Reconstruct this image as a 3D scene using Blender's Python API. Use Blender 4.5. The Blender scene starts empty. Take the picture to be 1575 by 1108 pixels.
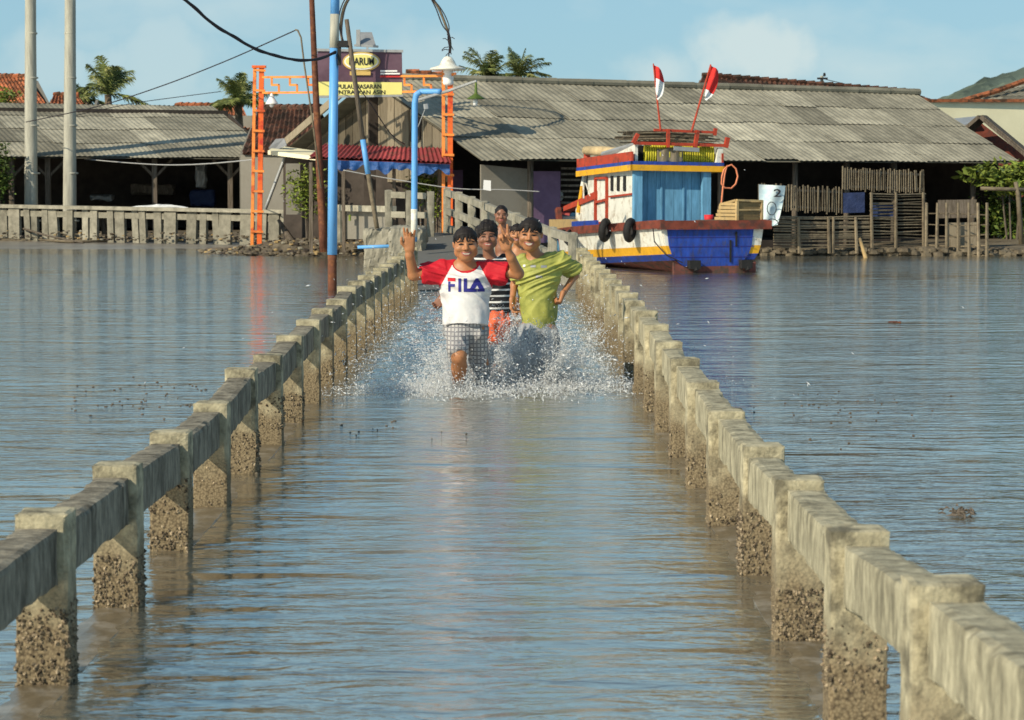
import bpy, bmesh, math, random
import numpy as np
from mathutils import Vector, Matrix, noise
from mathutils.bvhtree import BVHTree
random.seed(7)
rng = np.random.default_rng(11)
R = math.radians
scene = bpy.context.scene
col = scene.collection

# ---------------------------------------------------------------- camera
FPX, CH, PITCH = 3730.0, 1.675, math.atan(269 / 3730.0)
cam_d = bpy.data.cameras.new('camera')
cam = bpy.data.objects.new('camera', cam_d)
col.objects.link(cam)
cam.location = (0, 0, CH)
cam.rotation_euler = (math.pi / 2 - PITCH, 0, 0)
cam_d.sensor_width = 36
cam_d.lens = 36 * FPX / 1575
cam_d.clip_end = 6000
cam_d.clip_start = 0.1
cam_d.dof.use_dof = True
cam_d.dof.focus_distance = 19.5
cam_d.dof.aperture_fstop = 9.0
scene.camera = cam
CP, SP = math.cos(PITCH), math.sin(PITCH)

# ---------------------------------------------------------------- sky, sun, exposure
SUN = Vector((0.60, 0.58, -0.52)).normalized()          # direction the light travels
sun_d = bpy.data.lights.new('sun', 'SUN')
sun = bpy.data.objects.new('sun', sun_d)
col.objects.link(sun)
sun_d.energy = 4.9
sun_d.angle = R(0.5)
sun_d.color = (1.0, 0.88, 0.68)
sun.rotation_euler = SUN.to_track_quat('-Z', 'Y').to_euler()
sun.location = (-30, -30, 30)
world = bpy.data.worlds.new('World')
scene.world = world
world.use_nodes = True
nt = world.node_tree
nt.nodes.clear()
out = nt.nodes.new('ShaderNodeOutputWorld')
bg = nt.nodes.new('ShaderNodeBackground')
sky = nt.nodes.new('ShaderNodeTexSky')
sky.sky_type = 'NISHITA'
sky.sun_disc = False
sky.sun_elevation = math.asin(-SUN.z)
sky.sun_rotation = math.atan2(-SUN.x, -SUN.y)
sky.air_density = 1.0
sky.dust_density = 0.3
sky.ozone_density = 1.6
bg.inputs['Strength'].default_value = 0.105
# thin clouds mixed over the sky by direction
tc = nt.nodes.new('ShaderNodeTexCoord')
mp = nt.nodes.new('ShaderNodeMapping')
mp.inputs['Scale'].default_value = (7, 7, 15)
mp.inputs['Location'].default_value = (1.3, 0.4, 0.2)
cn = nt.nodes.new('ShaderNodeTexNoise')
cn.inputs['Scale'].default_value = 1.3
cn.inputs['Detail'].default_value = 7
cn.inputs['Roughness'].default_value = 0.52
cr = nt.nodes.new('ShaderNodeValToRGB')
cr.color_ramp.elements[0].position = 0.5
cr.color_ramp.elements[0].color = (0, 0, 0, 1)
cr.color_ramp.elements[1].position = 0.76
cr.color_ramp.elements[1].color = (0.6, 0.6, 0.6, 1)
tint = nt.nodes.new('ShaderNodeMix'); tint.data_type = 'RGBA'; tint.blend_type = 'MULTIPLY'
tint.inputs[0].default_value = 1.0
tint.inputs[7].default_value = (0.72, 0.92, 1.04, 1)
cm = nt.nodes.new('ShaderNodeMix'); cm.data_type = 'RGBA'
hz = nt.nodes.new('ShaderNodeMix'); hz.data_type = 'RGBA'
cm.inputs[7].default_value = (6.6, 7.5, 7.3, 1)
L = nt.links.new
L(tc.outputs['Generated'], mp.inputs['Vector'])
L(mp.outputs[0], cn.inputs['Vector'])
L(cn.outputs['Fac'], cr.inputs[0])
L(sky.outputs[0], tint.inputs[6])
L(tint.outputs[2], hz.inputs[6])
L(hz.outputs[2], cm.inputs[6])
hz.inputs[7].default_value = (3.15, 5.35, 6.6, 1)
sz = nt.nodes.new('ShaderNodeSeparateXYZ'); hr_ = nt.nodes.new('ShaderNodeMapRange')
hr_.inputs[1].default_value = 0.32; hr_.inputs[2].default_value = 0.7; hr_.inputs[3].default_value = 0.78; hr_.inputs[4].default_value = 0.05
L(tc.outputs['Generated'], sz.inputs[0]); L(sz.outputs[2], hr_.inputs[0]); L(hr_.outputs[0], hz.inputs[0])
# a few soft cumulus banks, each at its own bearing
acc_ = None
n4 = nt.nodes.new('ShaderNodeTexNoise'); n4.inputs['Scale'].default_value = 42; n4.inputs['Detail'].default_value = 7
L(tc.outputs['Generated'], n4.inputs['Vector'])
for (bx_, by_, br_, ba_) in ((1165, 88, .024, .75), (1200, 78, .015, .5), (1015, 108, .014, .55), (255, 100, .030, .40), (660, 95, .022, .35), (60, 95, .02, .35), (1330, 105, .02, .2)):
    dx_, dy_ = (bx_ - 787.5) / FPX, -(by_ - 554) / FPX
    dv = Vector((dx_, CP + dy_ * SP, dy_ * CP - SP)).normalized()
    vm = nt.nodes.new('ShaderNodeVectorMath'); vm.operation = 'SUBTRACT'; vm.inputs[1].default_value = dv
    L(tc.outputs['Generated'], vm.inputs[0])
    v2 = nt.nodes.new('ShaderNodeVectorMath'); v2.operation = 'MULTIPLY'; v2.inputs[1].default_value = (1, 1, 1.7); L(vm.outputs[0], v2.inputs[0])
    ln_ = nt.nodes.new('ShaderNodeVectorMath'); ln_.operation = 'LENGTH'; L(v2.outputs[0], ln_.inputs[0])
    ma = nt.nodes.new('ShaderNodeMath'); ma.operation = 'MULTIPLY_ADD'; L(n4.outputs['Fac'], ma.inputs[0]); ma.inputs[1].default_value = -br_ * 2.6; L(ln_.outputs['Value'], ma.inputs[2])
    mq = nt.nodes.new('ShaderNodeMapRange'); mq.interpolation_type = 'SMOOTHSTEP'; L(ma.outputs[0], mq.inputs[0])
    mq.inputs[1].default_value = -br_ * .9; mq.inputs[2].default_value = br_ * .25; mq.inputs[3].default_value = ba_; mq.inputs[4].default_value = 0
    if acc_ is None: acc_ = mq.outputs[0]
    else:
        mx_ = nt.nodes.new('ShaderNodeMath'); mx_.operation = 'MAXIMUM'; L(acc_, mx_.inputs[0]); L(mq.outputs[0], mx_.inputs[1]); acc_ = mx_.outputs[0]
mx_ = nt.nodes.new('ShaderNodeMath'); mx_.operation = 'MAXIMUM'; L(acc_, mx_.inputs[0]); L(cr.outputs[0], mx_.inputs[1])
L(mx_.outputs[0], cm.inputs[0])
L(cm.outputs[2], bg.inputs[0])
L(bg.outputs[0], out.inputs[0])
scene.view_settings.view_transform = 'Standard'
scene.view_settings.look = 'None'
scene.view_settings.exposure = 0.0
scene.view_settings.gamma = 1.0

# ---------------------------------------------------------------- helpers
def P(px, py, Y):
    """the world point seen at photo pixel (px, py) at distance Y"""
    dx, dy = (px - 787.5) / FPX, -(py - 554) / FPX
    d = Vector((dx, CP + dy * SP, dy * CP - SP))
    t = Y / d.y
    return Vector((d.x * t, Y, CH + d.z * t))

def W(px, py, z=0.0):
    dx, dy = (px - 787.5) / FPX, -(py - 554) / FPX
    d = Vector((dx, CP + dy * SP, dy * CP - SP))
    t = (z - CH) / d.z
    return Vector((d.x * t, d.y * t, z))

def tag(o, label=None, cat=None, group=None, kind=None):
    if label: o['label'] = label
    if cat: o['category'] = cat
    if group: o['group'] = group
    if kind: o['kind'] = kind
    return o

def thing(name, label, cat, loc=(0, 0, 0), rz=0.0, group=None):
    o = bpy.data.objects.new(name, None)
    o.empty_display_size = 0.1
    col.objects.link(o)
    o.location = loc
    o.rotation_euler = (0, 0, rz)
    return tag(o, label, cat, group)

class MB:
    """collects shapes for ONE mesh object"""
    def __init__(s):
        s.v = []; s.f = []; s.m = []; s.c = []
    def add(s, verts, faces, m=0, c=1.0):
        n = len(s.v)
        s.v += [tuple(q) for q in verts]
        s.f += [tuple(i + n for i in f) for f in faces]
        s.m += [m] * len(faces)
        s.c += [c] * len(verts)
        return s
    def box(s, c, size, rot=None, m=0, tone=1.0):
        c = Vector(c); hx, hy, hz = size[0] / 2, size[1] / 2, size[2] / 2
        vs = [Vector((x, y, z)) for x in (-hx, hx) for y in (-hy, hy) for z in (-hz, hz)]
        if rot is not None:
            if not isinstance(rot, Matrix): rot = Matrix.Rotation(rot, 3, 'Z')
            vs = [rot @ q for q in vs]
        return s.add([q + c for q in vs], [(0, 1, 3, 2), (4, 6, 7, 5), (0, 4, 5, 1), (2, 3, 7, 6), (0, 2, 6, 4), (1, 5, 7, 3)], m, tone)
    def beam(s, a, b, w, h, m=0, tone=1.0, up=(0, 0, 1)):
        a, b = Vector(a), Vector(b)
        d = (b - a).normalized(); up = Vector(up)
        if abs(d.dot(up)) > 0.98: up = Vector((0, 1, 0))
        x = d.cross(up).normalized() * w / 2; y = x.cross(d).normalized() * h / 2
        vs = [a - x - y, a + x - y, a + x + y, a - x + y, b - x - y, b + x - y, b + x + y, b - x + y]
        return s.add(vs, [(0, 1, 2, 3), (7, 6, 5, 4), (0, 4, 5, 1), (1, 5, 6, 2), (2, 6, 7, 3), (3, 7, 4, 0)], m, tone)
    def tube(s, pts, r, n=8, m=0, cap=True, tone=1.0):
        pts = [Vector(q) for q in pts]
        rs = r if isinstance(r, (list, tuple)) else [r] * len(pts)
        vs = []; fs = []
        x = None
        for i, q in enumerate(pts):
            d = (pts[min(i + 1, len(pts) - 1)] - pts[max(i - 1, 0)])
            d = d.normalized() if d.length > 1e-9 else Vector((0, 0, 1))
            if x is None:
                x = d.cross(Vector((0.13, 0.2, 0.97)))
                if x.length < 0.2: x = d.cross(Vector((1, 0, 0)))
            x = (x - d * x.dot(d)).normalized(); y = d.cross(x)
            for k in range(n):
                a = 2 * math.pi * k / n
                vs.append(q + (x * math.cos(a) + y * math.sin(a)) * rs[i])
        for i in range(len(pts) - 1):
            for k in range(n):
                fs.append((i * n + k, i * n + (k + 1) % n, (i + 1) * n + (k + 1) % n, (i + 1) * n + k))
        if cap:
            fs.append(tuple(range(n))[::-1])
            fs.append(tuple((len(pts) - 1) * n + k for k in range(n)))
        return s.add(vs, fs, m, tone)
    def lathe(s, c, prof, n=16, m=0, axis='Z'):
        c = Vector(c); vs = []; fs = []
        for (r, z) in prof:
            for k in range(n):
                a = 2 * math.pi * k / n
                q = Vector((r * math.cos(a), r * math.sin(a), z))
                if axis == 'Y': q = Vector((q.x, q.z, q.y))
                if axis == 'X': q = Vector((q.z, q.x, q.y))
                vs.append(c + q)
        for i in range(len(prof) - 1):
            for k in range(n):
                fs.append((i * n + k, i * n + (k + 1) % n, (i + 1) * n + (k + 1) % n, (i + 1) * n + k))
        return s.add(vs, fs, m)
    def slab(s, poly, thick, nrm=None, m=0, tone=1.0):
        """polygon given thickness along its normal (both sides closed)"""
        poly = [Vector(q) for q in poly]
        if nrm is None:
            nrm = (poly[1] - poly[0]).cross(poly[2] - poly[0]).normalized()
        n = len(poly); o = Vector(nrm) * thick
        vs = poly + [q + o for q in poly]
        fs = [tuple(range(n))[::-1], tuple(range(n, 2 * n))] + [(i, (i + 1) % n, n + (i + 1) % n, n + i) for i in range(n)]
        return s.add(vs, fs, m, tone)
    def ball(s, c, r, n=8, m=0, jit=0.0):
        c = Vector(c)
        r = r if isinstance(r, (tuple, list)) else (r, r, r)
        vs = []; fs = []; k = n // 2
        for i in range(1, k):
            for j in range(n):
                a, b = math.pi * i / k, 2 * math.pi * j / n
                q = 1 + random.uniform(-jit, jit)
                vs.append(c + Vector((r[0] * math.sin(a) * math.cos(b), r[1] * math.sin(a) * math.sin(b), r[2] * math.cos(a))) * q)
        vs += [c + Vector((0, 0, r[2])), c - Vector((0, 0, r[2]))]
        for i in range(k - 2):
            for j in range(n):
                fs.append((i * n + j, (i + 1) * n + j, (i + 1) * n + (j + 1) % n, i * n + (j + 1) % n))
        t, b = len(vs) - 2, len(vs) - 1
        for j in range(n):
            fs.append((t, j, (j + 1) % n)); fs.append((b, (k - 2) * n + (j + 1) % n, (k - 2) * n + j))
        return s.add(vs, fs, m)
    def rough(s, fn, res, amp=0.004, freq=9.0, bev=0.008, m=0, tone=1.0):
        """box whose corners come from fn(u,v,w), finely divided, worn edges, uneven faces"""
        key = {}; vs = []; fs = []
        nu, nv, nw = res
        ctr = fn(.5, .5, .5)
        def vid(i, j, k):
            if (i, j, k) in key: return key[(i, j, k)]
            e = (i in (0, nu)) + (j in (0, nv)) + (k in (0, nw))
            q = Vector(fn(i / nu, j / nv, k / nw))
            if e >= 2 and bev:
                u0, v0, w0 = i / nu, j / nv, k / nw
                inn = Vector(fn(u0 if i not in (0, nu) else (.5), v0 if j not in (0, nv) else .5, w0 if k not in (0, nw) else .5))
                d = inn - q
                q = q + d.normalized() * bev * (0.7 + 0.9 * (noise.noise(q * 14) + 0.5) + 9 * max(0, noise.noise(q * 6.3) - .30))
            q = q + noise.noise_vector(q * freq) * amp + noise.noise_vector(q * freq * 3.7) * amp * 0.5
            key[(i, j, k)] = len(vs); vs.append(q)
            return key[(i, j, k)]
        for i in range(nu):
            for j in range(nv):
                fs.append((vid(i, j, 0), vid(i, j + 1, 0), vid(i + 1, j + 1, 0), vid(i + 1, j, 0)))
                fs.append((vid(i, j, nw), vid(i + 1, j, nw), vid(i + 1, j + 1, nw), vid(i, j + 1, nw)))
        for i in range(nu):
            for k in range(nw):
                fs.append((vid(i, 0, k), vid(i + 1, 0, k), vid(i + 1, 0, k + 1), vid(i, 0, k + 1)))
                fs.append((vid(i, nv, k), vid(i, nv, k + 1), vid(i + 1, nv, k + 1), vid(i + 1, nv, k)))
        for j in range(nv):
            for k in range(nw):
                fs.append((vid(0, j, k), vid(0, j, k + 1), vid(0, j + 1, k + 1), vid(0, j + 1, k)))
                fs.append((vid(nu, j, k), vid(nu, j + 1, k), vid(nu, j + 1, k + 1), vid(nu, j, k + 1)))
        return s.add(vs, fs, m, tone)
    def build(s, name, mats, parent=None, local=False, smooth=False):
        me = bpy.data.meshes.new(name)
        v = s.v
        if parent is not None and not local:
            p = parent
            mtx = Matrix.Identity(4)
            chain = []
            while p is not None: chain.append(p); p = p.parent
            for q in reversed(chain):
                mtx = mtx @ Matrix.LocRotScale(q.location, q.rotation_euler, q.scale)
            inv = mtx.inverted()
            v = [inv @ Vector(q) for q in v]
        me.from_pydata([tuple(q) for q in v], [], s.f)
        if not isinstance(mats, (list, tuple)): mats = [mats]
        for q in mats: me.materials.append(q)
        if len(mats) > 1: me.polygons.foreach_set('material_index', s.m)
        at = me.attributes.new('tone', 'FLOAT', 'POINT')
        at.data.foreach_set('value', s.c)
        if smooth: me.polygons.foreach_set('use_smooth', [True] * len(me.polygons))
        me.update()
        o = bpy.data.objects.new(name, me)
        col.objects.link(o)
        if parent is not None: o.parent = parent
        return o

def lerp(a, b, t): return a + (b - a) * t

# ---------------------------------------------------------------- materials
def mat(name, c, rough=0.8, var=0.25, scale=6.0, c2=None, c2amt=0.5, c2scale=3.0, bump=0.3, bscale=40.0,
        spec=0.3, tone=False, stretch=(1, 1, 1), metal=0.0, c2hard=0.12, bdist=0.01):
    m = bpy.data.materials.new(name)
    m.use_nodes = True
    t = m.node_tree; N = t.nodes; K = t.links.new
    b = N['Principled BSDF']
    b.inputs['Roughness'].default_value = rough
    b.inputs['Specular IOR Level'].default_value = spec
    b.inputs['Metallic'].default_value = metal
    co = N.new('ShaderNodeTexCoord'); mp_ = N.new('ShaderNodeMapping')
    mp_.inputs['Scale'].default_value = stretch
    K(co.outputs['Object'], mp_.inputs['Vector'])
    n1 = N.new('ShaderNodeTexNoise'); n1.inputs['Scale'].default_value = scale; n1.inputs['Detail'].default_value = 6
    n1.inputs['Roughness'].default_value = 0.65
    K(mp_.outputs[0], n1.inputs['Vector'])
    mr = N.new('ShaderNodeMapRange')
    mr.inputs[1].default_value = 0.25; mr.inputs[2].default_value = 0.75
    mr.inputs[3].default_value = 1 - var; mr.inputs[4].default_value = 1 + var
    K(n1.outputs['Fac'], mr.inputs[0])
    base = N.new('ShaderNodeMix'); base.data_type = 'RGBA'; base.blend_type = 'MIX'
    base.inputs[6].default_value = (*c, 1); base.inputs[7].default_value = (*(c2 or c), 1)
    base.inputs[0].default_value = 0
    if c2:
        n2 = N.new('ShaderNodeTexNoise'); n2.inputs['Scale'].default_value = c2scale; n2.inputs['Detail'].default_value = 8
        n2.inputs['Roughness'].default_value = 0.7
        K(mp_.outputs[0], n2.inputs['Vector'])
        r2 = N.new('ShaderNodeMapRange')
        lo = 0.5 + (0.5 - c2amt) * 0.5
        r2.inputs[1].default_value = lo - c2hard / 2; r2.inputs[2].default_value = lo + c2hard / 2
        K(n2.outputs['Fac'], r2.inputs[0]); K(r2.outputs[0], base.inputs[0])
    mul = N.new('ShaderNodeMix'); mul.data_type = 'RGBA'; mul.blend_type = 'MULTIPLY'; mul.inputs[0].default_value = 1
    K(base.outputs[2], mul.inputs[6])
    if tone:
        a = N.new('ShaderNodeAttribute'); a.attribute_name = 'tone'
        mm = N.new('ShaderNodeMath'); mm.operation = 'MULTIPLY'
        K(mr.outputs[0], mm.inputs[0]); K(a.outputs['Fac'], mm.inputs[1]); K(mm.outputs[0], mul.inputs[7])
    else:
        K(mr.outputs[0], mul.inputs[7])
    K(mul.outputs[2], b.inputs['Base Color'])
    if bump:
        n3 = N.new('ShaderNodeTexNoise'); n3.inputs['Scale'].default_value = bscale; n3.inputs['Detail'].default_value = 5
        K(mp_.outputs[0], n3.inputs['Vector'])
        bp = N.new('ShaderNodeBump'); bp.inputs['Strength'].default_value = bump; bp.inputs['Distance'].default_value = bdist
        K(n3.outputs['Fac'], bp.inputs['Height']); K(bp.outputs[0], b.inputs['Normal'])
    return m

M = {}
M['roof'] = mat('asbestos', (0.315, 0.295, 0.225), 0.95, 0.25, 1.5, (0.19, 0.18, 0.14), 0.38, 2.5, 0.3, 30, 0.1, tone=True, c2hard=0.3)
M['redroof'] = mat('red_sheet', (0.31, 0.05, 0.05), 0.7, 0.3, 2.5, (0.16, 0.06, 0.04), 0.35, 4, 0.2, 20, tone=True)
M['tile'] = mat('clay_tile', (0.38, 0.13, 0.06), 0.9, 0.45, 5, (0.10, 0.055, 0.035), 0.45, 3, 0.5, 20, 0.1, tone=True)
M['oldtile'] = mat('old_clay_tile', (0.13, 0.06, 0.04), 0.95, 0.5, 5, (0.055, 0.04, 0.03), 0.5, 3, 0.5, 20, 0.1, tone=True)
M['wood'] = mat('grey_wood', (0.15, 0.125, 0.10), 0.9, 0.4, 4, (0.09, 0.075, 0.055), 0.45, 5, 0.4, 30, 0.1, True, (6, 6, 0.6))
M['plank'] = mat('pale_planks', (0.27, 0.23, 0.165), 0.9, 0.35, 4, (0.14, 0.115, 0.08), 0.4, 4, 0.4, 30, 0.1, True, (5, 5, 0.5))
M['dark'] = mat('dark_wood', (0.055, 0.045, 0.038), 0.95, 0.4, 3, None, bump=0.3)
M['bamboo'] = mat('bamboo', (0.20, 0.165, 0.11), 0.7, 0.4, 6, (0.10, 0.08, 0.055), 0.45, 6, 0.2, 30, 0.2, True)
M['concrete'] = mat('concrete', (0.33, 0.31, 0.245), 0.92, 0.25, 5, (0.19, 0.18, 0.14), 0.42, 4, 0.6, 45, 0.15, True, c2hard=0.3)
M['pole_c'] = mat('spun_concrete', (0.46, 0.45, 0.37), 0.85, 0.15, 3, (0.27, 0.26, 0.22), 0.4, 2, 0.3, 30, 0.2, False, (4, 4, 0.5), c2hard=0.3)
M['orange'] = mat('orange_paint', (0.72, 0.13, 0.02), 0.5, 0.2, 4, (0.50, 0.03, 0.015), 0.35, 3, 0.15, 20, 0.4)
M['orange2'] = mat('pale_orange_paint', (0.80, 0.26, 0.05), 0.5, 0.2, 4, (0.55, 0.09, 0.02), 0.35, 3, 0.15, 20, 0.4)
M['blue'] = mat('blue_paint', (0.12, 0.36, 0.72), 0.45, 0.15, 3, (0.30, 0.22, 0.13), 0.18, 7, 0.1, 20, 0.4, False, (3, 3, 0.8), c2hard=0.05)
M['rust'] = mat('rust', (0.13, 0.055, 0.035), 0.9, 0.45, 6, (0.24, 0.10, 0.045), 0.35, 5, 0.4, 40, 0.1)
M['white'] = mat('white_paint', (0.70, 0.70, 0.62), 0.65, 0.15, 4, (0.36, 0.29, 0.20), 0.28, 6, 0.1, 20, 0.3, c2hard=0.2)
M['red'] = mat('red_paint', (0.42, 0.055, 0.025), 0.55, 0.25, 4, (0.22, 0.05, 0.03), 0.35, 6, 0.2, 20, 0.3)
M['brown'] = mat('brown_gunwale', (0.19, 0.05, 0.032), 0.7, 0.4, 5, (0.10, 0.045, 0.035), 0.4, 6, 0.3, 20, 0.2)
M['yellow'] = mat('yellow_paint', (0.72, 0.38, 0.02), 0.55, 0.2, 4, (0.42, 0.24, 0.06), 0.25, 7, 0.15, 20, 0.3)
M['boatblue'] = mat('hull_blue', (0.02, 0.06, 0.33), 0.55, 0.4, 4, (0.05, 0.055, 0.12), 0.33, 5, 0.3, 20, 0.3, False, (2.5, 1, 1), c2hard=0.2)
M['cabinblue'] = mat('cabin_blue', (0.15, 0.37, 0.57), 0.6, 0.25, 3, (0.09, 0.24, 0.38), 0.38, 4, 0.15, 20, 0.3, False, (4, 4, 0.6), c2hard=0.3)
M['antifoul'] = mat('red_brown_bottom', (0.15, 0.055, 0.045), 0.8, 0.4, 4, (0.07, 0.05, 0.04), 0.45, 6, 0.4, 25, 0.2)
M['black'] = mat('black_rubber', (0.018, 0.018, 0.018), 0.75, 0.3, 10, None, bump=0.4, bscale=30)
M['yrope'] = mat('yellow_rope', (0.52, 0.46, 0.03), 0.6, 0.3, 12, (0.35, 0.26, 0.03), 0.3, 20, 0.3, 60)
M['hose'] = mat('orange_hose', (0.75, 0.25, 0.12), 0.5, 0.15, 6)
M['canvas'] = mat('tan_canvas', (0.52, 0.40, 0.22), 0.9, 0.3, 5, None, bump=0.5, bscale=15)
M['greymetal'] = mat('grey_metal', (0.33, 0.34, 0.34), 0.5, 0.2, 5, metal=0.3)
M['bluetarp'] = mat('blue_tarp', (0.015, 0.075, 0.25), 0.5, 0.35, 4, None, bump=0.8, bscale=8, bdist=0.05)
M['wire'] = mat('black_cable', (0.025, 0.02, 0.025), 0.7, 0.2, 6)
M['pwire'] = mat('pale_wire', (0.35, 0.35, 0.34), 0.6, 0.1, 6)
M['cloth_w'] = mat('white_cloth', (0.75, 0.76, 0.74), 0.9, 0.15, 5, None, bump=0.6, bscale=9, bdist=0.03)
M['cloth_r'] = mat('red_cloth', (0.62, 0.035, 0.03), 0.85, 0.2, 5, None, bump=0.6, bscale=9, bdist=0.03)
M['cream'] = mat('cream_wall', (0.86, 0.81, 0.56), 0.9, 0.08, 0.8, (0.74, 0.69, 0.47), 0.25, 0.6, 0.2, 10, 0.1, c2hard=0.4)
M['leaf'] = mat('leaf_green', (0.07, 0.115, 0.02), 0.6, 0.5, 4, (0.15, 0.17, 0.03), 0.35, 6, 0.0, 10, 0.3, True)
M['leafy'] = mat('yellow_green_leaf', (0.16, 0.20, 0.03), 0.55, 0.4, 4, (0.07, 0.11, 0.02), 0.4, 5, 0.0, 10, 0.3, True)
M['frond'] = mat('palm_frond', (0.14, 0.17, 0.05), 0.5, 0.5, 2, (0.28, 0.27, 0.10), 0.35, 2, 0.0, 10, 0.3, True)
M['trunk'] = mat('palm_trunk', (0.16, 0.12, 0.08), 0.95, 0.4, 6)
M['mud'] = mat('mud', (0.15, 0.125, 0.085), 0.75, 0.35, 1.2, (0.075, 0.06, 0.04), 0.45, 1.5, 0.7, 8, 0.3, bdist=0.05)
M['wetsilt'] = mat('wet_silt', (0.22, 0.205, 0.175), 0.35, 0.2, 0.8, (0.15, 0.135, 0.11), 0.4, 1.0, 0.3, 8, 0.5, bdist=0.02)
M['hill'] = mat('hill_forest', (0.075, 0.10, 0.085), 0.95, 0.5, 0.05, (0.12, 0.15, 0.115), 0.4, 0.08, 0.0, 10, 0.0)
M['crate'] = mat('crate_wood', (0.42, 0.30, 0.14), 0.85, 0.3, 5, (0.24, 0.18, 0.10), 0.35, 5, 0.2, 20, 0.2, True)
M['purplewall'] = mat('mauve_wall', (0.16, 0.10, 0.17), 0.9, 0.25, 2, None)
M['greywall'] = mat('grey_render', (0.25, 0.235, 0.20), 0.95, 0.25, 2, (0.15, 0.14, 0.115), 0.4, 2, 0.3, 15, 0.1, c2hard=0.3)
M['asphalt'] = mat('ramp_concrete', (0.16, 0.16, 0.15), 0.9, 0.3, 2, (0.10, 0.10, 0.09), 0.4, 2, 0.4, 20, 0.1, c2hard=0.3)

def water_mat():
    m = bpy.data.materials.new('water')
    m.use_nodes = True
    t = m.node_tree; N = t.nodes; K = t.links.new
    b = N['Principled BSDF']
    b.inputs['Roughness'].default_value = 0.05
    b.inputs['IOR'].default_value = 2.05
    b.inputs['Specular IOR Level'].default_value = 0.5
    co = N.new('ShaderNodeTexCoord')
    def layer(sc, stretch, det, rot=0.0, kind='noise'):
        mp_ = N.new('ShaderNodeMapping'); mp_.inputs['Scale'].default_value = stretch
        mp_.inputs['Rotation'].default_value = (0, 0, rot)
        K(co.outputs['Object'], mp_.inputs['Vector'])
        n = N.new('ShaderNodeTexNoise'); n.inputs['Scale'].default_value = sc; n.inputs['Detail'].default_value = det
        n.inputs['Distortion'].default_value = 0.6
        n.inputs['Roughness'].default_value = 0.55
        K(mp_.outputs[0], n.inputs['Vector'])
        return n.outputs['Fac']
    a = layer(1.5, (0.45, 1.2, 1), 2, 0.10)
    c = layer(6.0, (0.55, 1.4, 1), 3, -0.15)
    d = layer(21, (0.7, 1.2, 1), 3, 0.3)
    def mul(x, k):
        q = N.new('ShaderNodeMath'); q.operation = 'MULTIPLY'; K(x, q.inputs[0]); q.inputs[1].default_value = k
        return q.outputs[0]
    def add(x, y):
        q = N.new('ShaderNodeMath'); q.operation = 'ADD'; K(x, q.inputs[0]); K(y, q.inputs[1])
        return q.outputs[0]
    # calmer and rougher patches drift over the surface
    patch = layer(0.16, (0.5, 1.0, 1), 2, 0.3)
    pr = N.new('ShaderNodeMapRange'); pr.inputs[1].default_value = 0.35; pr.inputs[2].default_value = 0.68
    pr.inputs[3].default_value = 0.35; pr.inputs[4].default_value = 1.25
    K(patch, pr.inputs[0])
    fine = add(mul(c, 0.0290), mul(d, 0.0042))
    pm = N.new('ShaderNodeMath'); pm.operation = 'MULTIPLY'; K(fine, pm.inputs[0]); K(pr.outputs[0], pm.inputs[1])
    h = add(mul(a, 0.060), pm.outputs[0])
    bp = N.new('ShaderNodeBump'); bp.inputs['Strength'].default_value = 1.0; bp.inputs['Distance'].default_value = 1.0
    K(h, bp.inputs['Height']); mx = N.new('ShaderNodeMix'); mx.data_type = 'RGBA'
    mx.inputs[6].default_value = (0.095, 0.105, 0.095, 1); mx.inputs[7].default_value = (0.13, 0.14, 0.125, 1)
    K(patch, mx.inputs[0])
    df = N.new('ShaderNodeBsdfDiffuse'); K(mx.outputs[2], df.inputs[0])
    gl = N.new('ShaderNodeBsdfGlossy'); gl.inputs['Color'].default_value = (0.97, 0.95, 0.90, 1); gl.inputs['Roughness'].default_value = 0.09
    K(bp.outputs[0], gl.inputs['Normal'])
    fr = N.new('ShaderNodeFresnel'); fr.inputs['IOR'].default_value = 1.5; K(bp.outputs[0], fr.inputs['Normal'])
    fm = N.new('ShaderNodeMath'); fm.operation = 'MULTIPLY_ADD'; fm.use_clamp = True; K(fr.outputs[0], fm.inputs[0]); fm.inputs[1].default_value = 0.52; fm.inputs[2].default_value = 0.48
    ms = N.new('ShaderNodeMixShader'); K(fm.outputs[0], ms.inputs[0]); K(df.outputs[0], ms.inputs[1]); K(gl.outputs[0], ms.inputs[2])
    K(ms.outputs[0], N['Material Output'].inputs['Surface'])
    N.remove(b)
    return m
M['water'] = water_mat()

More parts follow.
